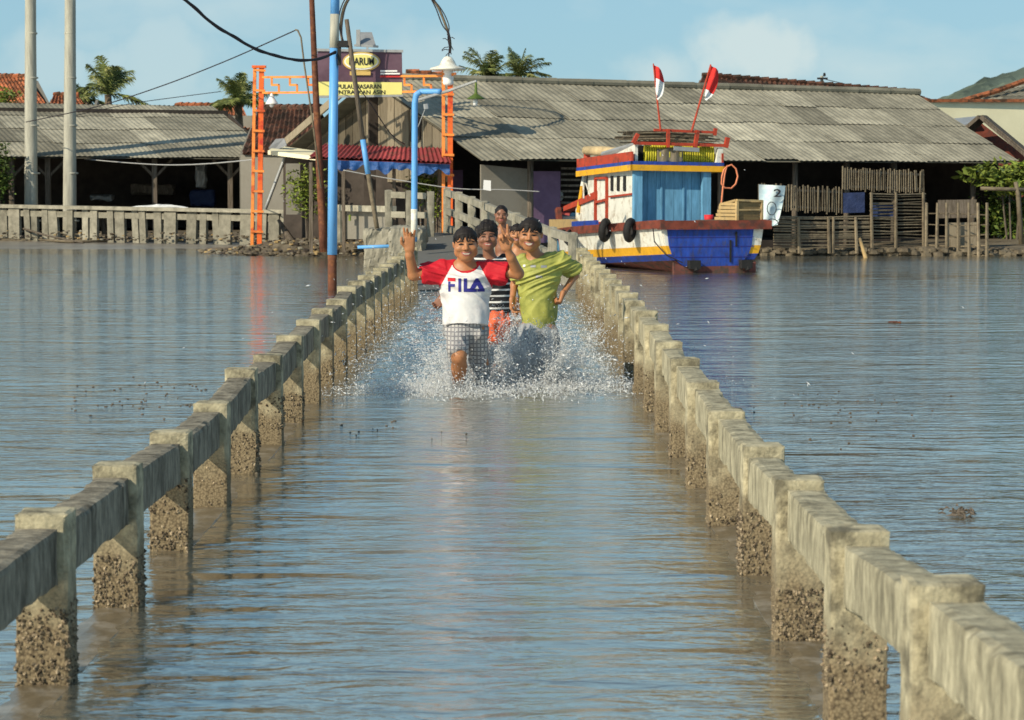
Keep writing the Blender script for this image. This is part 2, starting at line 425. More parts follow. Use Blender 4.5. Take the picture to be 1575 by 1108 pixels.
def post_mat(name, low):
    """sunlit concrete; the bottom, which the tide reaches, is brown and crusted"""
    m = mat(name, (0.42, 0.38, 0.255), 0.93, 0.5, 11, (0.16, 0.145, 0.10), 0.42, 6, 0.6, 60, 0.15, False, c2hard=0.15)
    t = m.node_tree; N = t.nodes; K = t.links.new
    b = N['Principled BSDF']
    src = b.inputs['Base Color'].links[0].from_socket
    co = N.new('ShaderNodeTexCoord'); sx = N.new('ShaderNodeSeparateXYZ'); K(co.outputs['Object'], sx.inputs[0])
    nz = N.new('ShaderNodeTexNoise'); nz.inputs['Scale'].default_value = 5; nz.inputs['Detail'].default_value = 6
    K(co.outputs['Object'], nz.inputs['Vector'])
    ad = N.new('ShaderNodeMath'); ad.operation = 'MULTIPLY_ADD'; K(nz.outputs['Fac'], ad.inputs[0]); ad.inputs[1].default_value = -0.45
    K(sx.outputs[2], ad.inputs[2])
    mr = N.new('ShaderNodeMapRange'); mr.inputs[1].default_value = low - 0.32; mr.inputs[2].default_value = low - 0.12
    mr.inputs[3].default_value = 1; mr.inputs[4].default_value = 0
    K(ad.outputs[0], mr.inputs[0])
    vo = N.new('ShaderNodeTexVoronoi'); vo.inputs['Scale'].default_value = 95; K(co.outputs['Object'], vo.inputs['Vector'])
    cr_ = N.new('ShaderNodeValToRGB')
    e = cr_.color_ramp.elements
    e[0].position = 0.0; e[0].color = (0.28, 0.225, 0.14, 1); e[1].position = 1; e[1].color = (0.06, 0.045, 0.03, 1)
    x = cr_.color_ramp.elements.new(0.45); x.color = (0.21, 0.165, 0.10, 1)
    K(vo.outputs['Distance'], cr_.inputs[0])
    mx = N.new('ShaderNodeMix'); mx.data_type = 'RGBA'
    K(mr.outputs[0], mx.inputs[0]); K(src, mx.inputs[6]); K(cr_.outputs[0], mx.inputs[7])
    K(mx.outputs[2], b.inputs['Base Color'])
    return m
M['post'] = post_mat('tidal_concrete', 0.30)
M['shell'] = mat('oyster_shell', (0.26, 0.21, 0.14), 0.8, 0.5, 30, (0.10, 0.075, 0.05), 0.45, 40, 0.5, 90, 0.2, True)

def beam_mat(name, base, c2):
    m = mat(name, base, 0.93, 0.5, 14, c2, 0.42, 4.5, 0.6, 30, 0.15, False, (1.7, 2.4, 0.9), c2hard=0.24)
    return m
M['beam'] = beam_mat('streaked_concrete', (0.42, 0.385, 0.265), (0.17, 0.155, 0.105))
M['beam_shade'] = beam_mat('shade_tinted_concrete', (0.27, 0.245, 0.185), (0.085, 0.075, 0.055))  # beam concrete darkened so the left rail's shade is in its colour
M['kerb'] = mat('wet_kerb', (0.15, 0.12, 0.075), 0.3, 0.3, 5, (0.25, 0.22, 0.17), 0.4, 6, 0.4, 30, 0.5)
# ================================================================ SETTING
def struct(o): return tag(o, kind='structure')

# water: one sheet, finer where the children churn it up
mb = MB()
mb.add([(-60, -6, 0), (60, -6, 0), (60, 130, 0), (-60, 130, 0)], [(0, 1, 2, 3)])
struct(mb.build('water', M['water']))

def heights(name, x0, x1, nx, y0, y1, ny, fn, m, smooth=True):
    mb = MB(); vs = []; fs = []
    for j in range(ny + 1):
        for i in range(nx + 1):
            x, y = lerp(x0, x1, i / nx), lerp(y0, y1, j / ny)
            vs.append((x, y, fn(x, y)))
    for j in range(ny):
        for i in range(nx):
            a = j * (nx + 1) + i
            fs.append((a, a + 1, a + nx + 2, a + nx + 1))
    mb.add(vs, fs)
    return mb.build(name, m, smooth=smooth)

FEET = [(-0.40, 19.4), (-0.22, 19.9), (0.12, 20.3), (0.28, 20.0), (-0.15, 23.2), (-0.1, 33), (0.1, 30), (0.2, 27), (-0.5, 24)]
def churn(x, y):
    e = 0
    for (a, b) in FEET:
        d = math.hypot((x - a), (y - b) * 0.55)
        e = max(e, math.exp(-(d / 0.85) ** 2))
    e = max(e, 0.55 * min(1, max(0, (y - 18.9) / 1.5)) * min(1, max(0, (40 - y) / 4)))
    ed = min(1, (x + 1.475) / 0.25, (0.97 - x) / 0.25) ; ed = max(0, ed)
    q = Vector((x * 3.3, y * 2.2, 0))
    h = 0.055 * noise.noise(q) + 0.035 * noise.noise(q * 2.7) + 0.02 * abs(noise.noise(q * 6.1))
    return -0.012 + e * ed * (0.020 + h * min(1, max(0, (y - 18.3) / 1.6)))
struct(heights('churned_water', -1.475, 0.97, 90, 18.2, 40, 420, churn, M['water']))

# ground behind the shore, reaching the horizon
def gz(x, y):
    return 0.16 + 0.05 * noise.noise(Vector((x * .4, y * .4, 0)))
mb = MB()
shore = [(-60, 70.5), (-17, 70.0), (-12, 69.2), (-7, 67.2), (-4.4, 63.5), (-3.2, 58), (-2.2, 56), (1.5, 56.6), (4.5, 58.2), (8, 59.6), (12, 58.2), (17, 57.0), (60, 60)]
vs = [(x, y, -0.3) for x, y in shore] + [(x, y + 0.5, 0.12) for x, y in shore] + [(x, y + 3, 0.3) for x, y in shore] + [(x * 40, 3000, 0.3) for x, y in shore]
n = len(shore); fs = []
for r_ in range(3):
    for i in range(n - 1):
        fs.append((r_ * n + i, r_ * n + i + 1, (r_ + 1) * n + i + 1, (r_ + 1) * n + i))
mb.add(vs, fs)
struct(mb.build('ground', M['mud']))

# silt flat left, just above the water in front of the fence
def silt(x, y):
    e = min((x + 24) / 4, (-4.2 - x) / 2.0, (y - 61.8) / 3.2 - 0.2 + 0.35 * noise.noise(Vector((x * .5, 3, 1))))
    return -0.05 + 0.11 * max(0, min(1, e)) + 0.012 * noise.noise(Vector((x * 1.5, y, 0)))
struct(heights('silt_flat', -24, -4.0, 90, 60.5, 71.5, 50, silt, M['wetsilt']))
# rubble and rubbish bank left of the bridge
def bank(x, y):
    cx, cy = -4.6, 60.5
    d = math.hypot((x - cx) / 3.1, (y - cy) / 3.4)
    return -0.12 + 0.42 * max(0, 1 - d * d) + 0.12 * noise.noise(Vector((x * 1.6, y * 1.2, 0))) + 0.06 * noise.noise(Vector((x * 6, y * 4, 2)))
struct(heights('mud_bank', -7.8, -1.5, 90, 57, 64.2, 60, bank, M['mud'], False))

# hill on the right
def hillf(x, y):
    r = P(1515, 60, 700)
    d = math.hypot((x - 165) / 76, (y - 720) / 90)
    return max(0.1, 36.5 * math.exp(-d * d * 1.15)) + 2.0 * noise.noise(Vector((x * .09, y * .09, 0))) + 1.2 * noise.noise(Vector((x * .33, y * .3, 5)))
struct(heights('hill', 60, 330, 150, 620, 860, 60, hillf, M['hill'], False))

# ================================================================ BRIDGE RAILINGS
ZL = [(6.5, .60), (8.05, .585), (9.55, .574), (11.05, .55), (12.55, .555), (14.05, .615), (15.55, .597), (17.05, .633), (18.55, .655), (20.05, .665), (21.55, .665), (23.05, .72), (26, .715), (30, .70), (40, .72)]
ZR = [(4.3, .80), (5.85, .72), (7.35, .63), (8.85, .612), (10.35, .565), (11.85, .585), (13.35, .605), (14.85, .62), (16.35, .63), (17.85, .66), (19.35, .68), (20.85, .69), (26, .70), (40, .72)]
def zint(T, y):
    if y <= T[0][0]: return T[0][1]
    for (a, b), (c, d) in zip(T, T[1:]):
        if a <= y <= c: return lerp(b, d, (y - a) / (c - a))
    return T[-1][1]

def shells(mb, x0, x1, y0, y1, zt, n, faces):
    """oysters and barnacles crusted on the tidal part of a post"""
    for _ in range(n):
        f = random.choice(faces)
        z = random.uniform(-0.02, zt) if random.random() < .8 else random.uniform(-.02, zt * .6)
        if noise.noise(Vector((x0 * 7 + z * 9, y0, random.random() * .4))) < -0.22: continue
        if f == 'front': p = Vector((random.uniform(x0, x1), y0, z)); nrm = Vector((0, -1, 0))
        elif f == 'in+': p = Vector((x1, random.uniform(y0, y1), z)); nrm = Vector((1, 0, 0))
        else: p = Vector((x0, random.uniform(y0, y1), z)); nrm = Vector((-1, 0, 0))
        r = random.uniform(0.004, 0.012)
        t1 = Vector((nrm.y, nrm.x, 0)) if abs(nrm.x) < .5 else Vector((0, 1, 0)); t2 = Vector((0, 0, 1))
        a0 = random.random() * 6.28; k = 5
        ring = []
        for i in range(k):
            a = a0 + i * 6.283 / k
            ring.append(p + (t1 * math.cos(a) + t2 * math.sin(a)) * r * random.uniform(.6, 1.3) - nrm * 0.003)
        top = p + nrm * r * random.uniform(.5, 1.1) + (t1 * random.uniform(-1, 1) + t2 * random.uniform(-1, 1)) * r * .6
        mb.add(ring + [top], [(i, (i + 1) % k, k) for i in range(k)], 1, random.uniform(.3, 1.5))

def railing(name, label, X0, X1, Y0, n, T, inner):
    root = thing(name, label, 'railing', ((X0 + X1) / 2, Y0, 0), 0, 'concrete railings along the flooded walkway')
    for i in range(n):
        y = Y0 + 1.5 * i; zt = zint(T, y) - .008 + random.uniform(-.006, .006)
        near = y < 13; mid = y < 22
        jit = random.uniform(-.008, .008)
        a0, a1 = X0 + jit, X1 + jit
        b0, b1 = y - 0.02, y + 0.15
        mb = MB()
        lean = random.uniform(-.01, .01)
        fn = lambda u, v, w: Vector((lerp(a0, a1, u) + lean * w, lerp(b0, b1, v), lerp(-0.5, zt, w)))
        res = (12, 10, 60) if near else (7, 6, 28) if mid else (3, 3, 10)
        mb.rough(fn, res, 0.0035, 11, 0.004)
        if y < 27:
            shells(mb, a0, a1, b0, b1, random.uniform(.16, .34) * (1 if y < 20 else .8), int((480 if near else 220 if mid else 80) * random.choice((.15, .6, 1, 1))), ['front', 'front', inner])
        mb.build('post', [M['post'], M['shell']], root)
        if i < n - 1:
            y2 = y + 1.5; z2 = zint(T, y2)
            mb = MB()
            t_off = 0.052; hh = 0.190
            sag = random.uniform(-.004, .006)
            fn = lambda u, v, w: Vector((lerp(X0 + (.008 if inner == 'in+' else .035), X1 - (.035 if inner == 'in+' else .008), u), lerp(y + .152, y2 - .022, v),
                                         lerp(zt, z2, v) - t_off - hh * (1 - w) - sag * math.sin(v * math.pi)))
            mb.rough(fn, (5, 40, 9) if near else (3, 20, 5) if mid else (1, 5, 2), 0.003, 8, 0.005)
            mb.build('beam', M['beam_shade' if inner == 'in+' else 'beam'], root)
    mb = MB()
    Y1 = Y0 + 1.5 * (n - 1)
    fn = lambda u, v, w: Vector((lerp(X0, X1, u) , lerp(Y0 - 3, Y1, v), lerp(-.3, 0.004 + .010 * noise.noise(Vector((v * 30, X0, 0))), w)))
    mb.rough(fn, (3, 300, 1), 0.006, 6, 0.004)
    mb.build('kerb', M['kerb'], root)
    return root
railing('concrete_railing', 'low weathered concrete railing in shade, left of the running children', -1.66, -1.48, 5.05, 23, ZL, 'in+')
railing('concrete_railing', 'low sunlit concrete railing crusted with shells, between the children and the boat', 0.975, 1.155, 4.35, 23, ZR, 'in-')

# ================================================================ RAMP AND LATTICE RAILINGS AT THE FAR END
RD = Vector((-2.35, 14, 0)).normalized()
RL0, RR0 = Vector((-1.57, 38.4, 0)), Vector((1.07, 38.0, 0))
def ramp_z(t): return 0.02 + 0.62 * min(1, max(0, (t - 1) / 13)) ** 0.9
mb = MB(); vs = []
for i in range(16):
    t = i; z = ramp_z(t)
    a = RL0 + Vector((-.5, 13.5, 0)).normalized() * t; b = RR0 + RD * t
    vs += [(a.x, a.y, z), (b.x, b.y, z), (a.x, a.y, -.5), (b.x, b.y, -.5)]
fs = []
for i in range(15):
    a = i * 4; fs += [(a, a + 1, a + 5, a + 4), (a + 2, a, a + 4, a + 6), (a + 1, a + 3, a + 7, a + 5)]
fs += [(0, 2, 3, 1), (60, 61, 63, 62)]
mb.add(vs, fs); struct(mb.build('path', M['asphalt']))

def lattice(label, p0, d, length, step, h0, h1, z0f, tail=0):
    root = thing('lattice_railing', label, 'railing', (p0.x, p0.y, 0), 0, 'concrete lattice railings of the ramp')
    n = int(length / step)
    for i in range(n + 1):
        t = i * step; q = p0 + d * t; z = z0f(t); h = lerp(h0, h1, t / length)
        mb = MB()
        mb.rough(lambda u, v, w: q + Vector(((u - .5) * .16, (v - .5) * .16, lerp(z - .3, z + h + .05, w))), (3, 3, 8), .008, 8, .01, tone=random.uniform(.85, 1.15))
        mb.build('post', M['concrete'], root)
        if i < n:
            t2 = t + step; q2 = p0 + d * t2; z2 = z0f(t2); h2 = lerp(h0, h1, t2 / length)
            for fr in (0.94, 0.50, 0.1):
                mb = MB()
                off = d * .08
                mb.beam(q + off + Vector((0, 0, z + h * fr)), q2 - off + Vector((0, 0, z2 + h2 * fr)), .10, .13, tone=random.uniform(.8, 1.15))
                mb.build('rail', M['concrete'], root)
    return root
lattice('three-rail concrete lattice railing behind the shirtless child, right side of the ramp', RR0 + RD * .6 + Vector((.0, 0, 0)), RD, 14.4, 1.8, .84, .90, lambda t: ramp_z(t) + .02)
lattice('short concrete lattice railing behind the raised hand, left side of the ramp', Vector((-2.62, 51.6, 0)), Vector((.9, -.42, 0)).normalized(), 1.0, .5, .95, .92, lambda t: .58)

# ================================================================ SHEDS AND HOUSES
YAW = R(25)
U = Vector((math.cos(YAW), math.sin(YAW), 0)); V = Vector((math.sin(YAW), -math.cos(YAW), 0))

def corr_roof(mb, e0, e1, r1, r0, rows, pitch=0.16, amp=0.016, ncell=None, tones=(.62, 1.32), m=0, seg=6, sheetw=0.95, patch=None):
    """corrugated sheets in overlapping rows from eave (e0,e1) up to ridge (r0,r1)"""
    e0, e1, r1, r0 = map(Vector, (e0, e1, r1, r0))
    Lw = (e1 - e0).length
    nrm = (e1 - e0).cross(r0 - e0).normalized()
    if nrm.z < 0: nrm = -nrm
    ns = max(1, round(Lw / sheetw)); nc = max(1, round(Lw / ns / pitch))
    for r_ in range(rows):
        v0, v1 = r_ / rows, min(1.0, (r_ + 1) / rows + 0.025)
        for s_ in range(ns):
            tn = random.uniform(*tones)
            if patch and (r_, s_) in patch: tn *= patch[(r_, s_)]
            dz0 = 0.012 + random.uniform(0, .016); dz1 = random.uniform(-.004, .006)
            jv = random.uniform(-.012, .012)
            vs = []; fs = []; K = nc * seg
            for j in range(3):
                v = lerp(v0 + jv, v1, j / 2)
                for i in range(K + 1):
                    u = (s_ + i / K) / ns
                    p = (e0.lerp(e1, u)).lerp(r0.lerp(r1, u), max(v, -.01))
                    h = amp * math.sin(2 * math.pi * i / seg) + lerp(dz0, dz1, j / 2) + 0.03 * noise.noise(p * .5)
                    vs.append(p + nrm * h)
            for j in range(2):
                for i in range(K):
                    a = j * (K + 1) + i
                    fs.append((a, a + 1, a + K + 2, a + K + 1))
            mb.add(vs, fs, m, tn)
    # ragged underside sheet gives it thickness
    o = nrm * -0.03
    mb.add([e0 + o, e1 + o, r1 + o, r0 + o], [(3, 2, 1, 0)], m, .6)

# ---- main shed
sh = thing('fish_shed', 'long open shed under a patched grey corrugated roof behind the boat', 'shed', (5, 60, 0.2))
E1 = Vector((12.93, 62.0, 2.26)); E0 = Vector((-0.70, 55.6, 2.26))
R1 = Vector((11.05, 66.6, 4.16)); R0 = Vector((-3.5, 60.0, 4.30))
mb = MB(); corr_roof(mb, E0, E1, R1, R0, 4, .16, .0085, patch={(1, 7): 1.25, (1, 8): 1.25, (1, 9): 1.2, (2, 2): .8, (0, 0): 1.1})
rf = mb.build('roof', M['roof'], sh, smooth=False)
B0 = Vector((-6.2, 65.8, 2.55)); B1 = Vector((9.2, 72.6, 2.5))
mb = MB(); corr_roof(mb, B1, B0, R0, R1, 3); mb.build('roof', M['roof'], sh)
mb = MB()
for i in range(16):
    a = R0.lerp(R1, i / 16 + .002) + Vector((0, 0, .05 + random.uniform(-.01, .015))); b = R0.lerp(R1, (i + 1) / 16 + .006) + Vector((0, 0, .05))
    mb.tube([a, b], [.085, .095], 8, tone=random.uniform(.6, .9))
mb.build('ridge_cap', M['roof'], sh)
def wallp(t, off=0.0, z=0.0):    # point on the shed's front line; t metres along from the left eave corner
    return Vector((E0.x, E0.y, 0)) + U * t - V * (0.55 + off) + Vector((0, 0, z))
for t in (1.5, 4.0, 6.6, 8.7, 10.2, 11.6, 14.0):
    mb = MB(); mb.tube([wallp(t, 0, -.1), wallp(t, 0, 2.42)], .075, 7); mb.build('post', M['wood'], sh, smooth=True)
mb = MB(); mb.beam(wallp(.3, 0, 2.38), wallp(15, 0, 2.38), .08, .14); mb.build('front_beam', M['wood'], sh)
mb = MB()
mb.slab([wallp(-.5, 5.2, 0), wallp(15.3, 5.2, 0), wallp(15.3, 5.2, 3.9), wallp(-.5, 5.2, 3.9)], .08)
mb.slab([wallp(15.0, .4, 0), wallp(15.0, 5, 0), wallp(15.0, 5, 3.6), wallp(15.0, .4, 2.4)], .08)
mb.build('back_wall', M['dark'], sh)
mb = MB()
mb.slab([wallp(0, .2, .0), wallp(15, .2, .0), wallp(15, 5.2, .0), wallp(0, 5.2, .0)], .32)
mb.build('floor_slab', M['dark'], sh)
# mauve and slatted wall left
mb = MB()
mb.slab([wallp(.35, .3, .3), wallp(1.6, .3, .3), wallp(1.6, .3, 2.05), wallp(.35, .3, 2.15)], .06); mb.build('wall', M['greywall'], sh)
mb = MB()
mb.slab([wallp(1.62, .3, .3), wallp(2.4, .3, .3), wallp(2.4, .3, 2.0), wallp(1.62, .3, 2.0)], .06); mb.build('wall', M['purplewall'], sh)
mb = MB()
for i in range(13):
    z = .45 + i * .135
    mb.beam(wallp(2.45, .32, z), wallp(4.1, .32, z + random.uniform(-.01, .01)), .02, .05)
mb.build('slat_wall', M['wood'], sh)
# gable planks (left end)
mb = MB()
apex = R0 + Vector((.25, .1, -.12)); gl = B0 + Vector((.4, -.1, -.1)); gr = Vector((-1.45, 57.0, 2.75))
n = 22
for i in range(n):
    t0, t1 = i / n, (i + .93) / n
    def topz(t):
        base = gl.lerp(gr, t)
        k = (apex - gl).dot(gr - gl) / (gr - gl).length_squared
        return lerp(gl.z, apex.z, t / k) if t < k else lerp(apex.z, gr.z, (t - k) / (1 - k))
    p0 = gl.lerp(gr, t0); p1 = gl.lerp(gr, t1); o = Vector((-.9, -.42, 0)) * random.uniform(0, .03)
    zb = 1.75
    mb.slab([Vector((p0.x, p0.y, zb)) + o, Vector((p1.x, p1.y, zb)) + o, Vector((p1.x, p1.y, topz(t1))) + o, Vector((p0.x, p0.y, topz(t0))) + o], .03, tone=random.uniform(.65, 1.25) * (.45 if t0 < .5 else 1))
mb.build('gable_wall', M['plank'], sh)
mb = MB(); mb.slab([P(632, 178, 58.6), P(648, 182, 58.3), P(645, 215, 58.3), P(630, 218, 58.6)], .05); mb.build('gable_window', M['dark'], sh)
mb = MB()
g = Vector((-.25, -.12, 0))
mb.beam(R0 + g + Vector((0, 0, .0)), B0 + g, .05, .2, tone=1.25)
mb.build('barge_board', M['plank'], sh)

# ---- red awning and blue tarp in front of the gable
aw = thing('shop_awning', 'faded red corrugated awning with blue tarpaulin hanging below', 'awning', P(590, 330, 57.2))
mb = MB(); corr_roof(mb, P(474, 243, 57.0), P(694, 251, 55.9), P(684, 228, 57.2), P(500, 222, 58.6), 1, .13, .018, tones=(.7, 1.25), sheetw=.6); mb.build('roof_sheet', M['redroof'], aw)
mb = MB(); vs = []; fs = []; K = 40
for i in range(K + 1):
    t = i / K
    for j in range(4):
        x = lerp(518, 692, t); y = lerp(lerp(247, 252, t), lerp(258, 268, t) + 4 * math.sin(t * 19) + 3 * math.sin(t * 47), j / 3)
        vs.append(P(x, y, 56.6 - .5 * t + .06 * math.sin(t * 60 + j) * (j / 3)))
for i in range(K):
    for j in range(3):
        a = i * 4 + j; fs.append((a, a + 4, a + 5, a + 1))
mb.add(vs, fs); mb.build('tarpaulin', M['bluetarp'], aw, smooth=True)
for px in (478, 528, 606, 676):
    mb = MB(); a = P(px, 250, 57.0); mb.beam((a.x, a.y, .1), a, .08, .08); mb.build('post', M['wood'], aw)

# ---- dark shop under the awning
sp = thing('shop_house', 'low dark open shopfront under the red awning', 'shop', P(590, 330, 60))
mb = MB()
a, b = P(436, 330, 62), P(700, 330, 59)
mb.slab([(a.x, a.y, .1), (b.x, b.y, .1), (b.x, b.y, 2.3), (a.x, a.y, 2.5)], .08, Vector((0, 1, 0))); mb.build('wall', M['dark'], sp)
for (x0, x1, y0, y1, D, mm) in ((440, 462, 252, 330, 60.5, 'greywall'), (640, 662, 270, 330, 58, 'greywall'), (560, 578, 262, 325, 59.5, 'dark'), (690, 712, 262, 330, 58.8, 'purplewall')):
    mb = MB(); mb.box((P((x0 + x1) / 2, (y0 + y1) / 2, D)), ((x1 - x0) * D / FPX, .1, (y1 - y0) * D / FPX)); mb.build('pillar', M[mm], sp)
mb = MB(); mb.slab([P(412, 238, 61), P(486, 247, 60), P(500, 240, 62), P(425, 230, 63)], .1, Vector((0, 0, 1))); mb.build('roof_edge', M['cream'], sp)

# ---- left shed
ls = thing('net_shed', 'wide open shed with patched grey roof behind the two concrete poles', 'shed', (-14, 74, .2))
e1 = Vector((-7.15, 75.0, 2.50)); r1 = Vector((-9.9, 80.4, 4.28)); Lw = 19
e0 = e1 - U * Lw; r0 = r1 - U * Lw
mb = MB(); corr_roof(mb, e0, e1, r1, r0, 4, .16, .007, patch={(1, 15): 1.25, (1, 16): 1.3, (2, 16): 1.2, (1, 12): .75, (2, 10): .8, (3, 10): .7, (2, 9): .6, (1, 11): .8}); mb.build('roof', M['roof'], ls)
mb = MB(); corr_roof(mb, r1 - V * 5 - Vector((0, 0, 1.7)), r0 - V * 5 - Vector((0, 0, 1.7)), r0, r1, 2); mb.build('roof', M['roof'], ls)
def lw(t, off=.5, z=0.): return Vector((e1.x, e1.y, 0)) - U * t - V * off + Vector((0, 0, z))
for px in (14, 70, 235, 352):
    D = 74
    for _ in range(4):
        D = 75.3 - (P(417, 0, 75.5).x - P(px, 0, D).x) * .4663
    x = P(px, 0, D).x
    mb = MB(); mb.beam((x, D, 0), (x, D, 2.5), .15, .15)
    mb.beam((x, D, 1.9), (x - .5, D - .25, 2.45), .07, .07); mb.beam((x, D, 1.9), (x + .5, D + .2, 2.45), .07, .07)
    mb.build('post', M['wood'], ls)
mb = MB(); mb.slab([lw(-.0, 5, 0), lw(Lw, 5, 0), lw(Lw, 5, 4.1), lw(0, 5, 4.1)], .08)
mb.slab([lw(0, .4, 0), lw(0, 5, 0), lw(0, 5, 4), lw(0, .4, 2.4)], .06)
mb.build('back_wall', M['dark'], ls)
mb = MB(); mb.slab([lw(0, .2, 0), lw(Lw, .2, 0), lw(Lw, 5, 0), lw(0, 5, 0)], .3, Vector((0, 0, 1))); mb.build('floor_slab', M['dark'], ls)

# ---- tiled roofs behind
def tiled(name, label, pts, mm, cat='house', wall=None, rows=9, group='tiled houses behind the sheds', zb=.3):
    """pts: eave left, eave right, ridge right, ridge left as (px,py,Y)"""
    q = [P(*p) for p in pts]
    root = thing(name, label, cat, (q[0].x, q[0].y, 0.2), 0, group)
    mb = MB(); corr_roof(mb, q[0], q[1], q[2], q[3], rows, .22, .03, tones=(.65, 1.3), seg=4, sheetw=.66); mb.build('roof', M[mm], root)
    mb = MB()
    K = max(4, int((q[2] - q[3]).length / .35))
    for i in range(K):
        a = q[3].lerp(q[2], i / K); b = q[3].lerp(q[2], (i + 1.1) / K)
        mb.tube([a + Vector((0, 0, .03)), b + Vector((0, 0, .06))], [.09, .11], 6, tone=random.uniform(.6, 1.3))
    mb.build('ridge_tile', M[mm], root)
    # walls and back slope
    bk = (q[3] - q[0]); bk.z = 0
    mb = MB(); corr_roof(mb, q[1] + 2 * Vector((bk.x, bk.y, 0)), q[0] + 2 * Vector((bk.x, bk.y, 0)), q[3], q[2], 4, .22, .03, seg=4); mb.build('roof', M[mm], root)
    ins = bk.normalized() * .3
    a, b = q[0] + ins, q[1] + ins
    c, d = q[1] + 2 * bk - ins, q[0] + 2 * bk - ins
    mb = MB()
    for (s, t, top) in ((a, b, None), (b, c, q[2]), (c, d, None), (d, a, q[3])):
        poly = [Vector((s.x, s.y, zb)), Vector((t.x, t.y, zb)), Vector((t.x, t.y, q[0].z - .05))]
        if top is not None: poly.append(Vector(((s.x + t.x) / 2, (s.y + t.y) / 2, top.z - .15)))
        poly.append(Vector((s.x, s.y, q[0].z - .05)))
        mb.slab(poly, .1)
    mb.build('wall', wall or M['greywall'], root)
    return root
tiled('tiled_house', 'bright orange tiled roof behind the leftmost concrete pole', [(-40, 175, 100), (82, 175, 98), (40, 119, 104), (-60, 117, 106)], 'tile')
tiled('tiled_house', 'small dark-ended orange tiled roof between the palm and the second concrete pole', [(72, 172, 92), (140, 176, 92), (120, 148, 96), (82, 147, 96)], 'tile')
tiled('tiled_house', 'thin strip of orange tiled roof left of the bushy palm', [(262, 178, 96), (390, 200, 94), (372, 164, 99), (270, 163, 101)], 'tile')
tiled('tiled_house', 'sunken brown mossy tiled roof behind the orange tower', [(372, 236, 70), (498, 238, 68), (492, 168, 73), (398, 168, 75)], 'oldtile')
tiled('tiled_house', 'long reddish old tile roof rising behind the right part of the grey shed roof', [(1060, 165, 84), (1490, 175, 86), (1405, 143, 90), (1080, 117, 88)], 'oldtile')
tiled('tiled_house', 'low orange tile roof peeping over the grey ridge beside the white dish lamp', [(618, 150, 80), (720, 150, 80), (700, 119, 84), (624, 112, 84)], 'tile')
# cream house, right
ch = thing('cream_house', 'cream rendered house with orange-edged roof at the far right', 'house', P(1500, 300, 82))
mb = MB(); mb.slab([P(1418, 330, 80), P(1640, 330, 82), P(1640, 157, 82), P(1418, 158, 80)], .2, Vector((0, 1, 0))); mb.build('wall', M['cream'], ch)
mb = MB(); mb.beam(P(1412, 155, 79.9), P(1645, 155, 81.9), .12, .10); mb.build('parapet_edge', M['tile'], ch)
mb = MB(); corr_roof(mb, P(1490, 156, 82.3), P(1660, 156, 82.3), P(1660, 104, 86), P(1575, 128, 86), 5, .22, .02, seg=4); mb.build('roof', M['roof'], ch)
mb = MB(); mb.tube([P(1478, 156, 82.2), P(1530, 141, 83), P(1580, 123, 84)], .1, 6); mb.build('ridge_tile', M['tile'], ch)
# little gabled porch right
pg = thing('gabled_hut', 'small hut with dark weathered gable and brown wall beside the shed roof end', 'hut', P(1530, 300, 69))
mb = MB()
mb.beam(P(1512, 180, 68), P(1482, 206, 68.4), .5, .1); mb.beam(P(1512, 180, 68), P(1582, 238, 67.4), .5, .12)
mb.beam(P(1512, 184, 67.7), P(1582, 243, 67.1), .1, .08); mb.build('gable_roof', M['wood'], pg)
mb = MB(); mb.slab([P(1490, 206, 68.8), P(1510, 190, 68.8), P(1590, 250, 68.8), P(1590, 330, 68.8), P(1490, 330, 68.8)], .1, Vector((0, 1, 0))); mb.build('wall', M['brown'], pg)
mb = MB(); mb.slab([P(1452, 186, 70), P(1512, 180, 70), P(1505, 192, 68.6), P(1460, 196, 68.6)], .04, Vector((0, 0, 1))); mb.build('roof_sheet', M['greymetal'], pg)
# ================================================================ LETTERING
GL = {  # stroke letters on a 0..1 x 0..1 cell
 'A': [[(0, 0), (.5, 1), (1, 0)], [(.2, .35), (.8, .35)]], 'E': [[(1, 0), (0, 0), (0, 1), (1, 1)], [(0, .5), (.8, .5)]],
}
def text_mesh(name, s, origin, xdir, zdir, height, m, parent, width=None, thick=0.004):
    cu = bpy.data.curves.new(name, 'FONT'); cu.body = s; cu.size = 1.0; cu.offset = 0.018
    o = bpy.data.objects.new('tmp', cu); col.objects.link(o)
    dg = bpy.context.evaluated_depsgraph_get()
    me0 = bpy.data.meshes.new_from_object(o.evaluated_get(dg))
    vs = [v.co.copy() for v in me0.vertices]; fs = [tuple(p.vertices) for p in me0.polygons]
    bpy.data.objects.remove(o); bpy.data.meshes.remove(me0); bpy.data.curves.remove(cu)
    x0 = min(v.x for v in vs); x1 = max(v.x for v in vs); y1 = max(v.y for v in vs); y0 = min(0, min(v.y for v in vs))
    sx = (width / (x1 - x0)) if width else height / y1
    sz = height / y1
    xd, zd = Vector(xdir).normalized(), Vector(zdir).normalized()
    mb = MB(); mb.add([Vector(origin) + xd * (v.x - x0) * sx + zd * v.y * sz for v in vs], fs)
    return mb.build(name, m, parent)

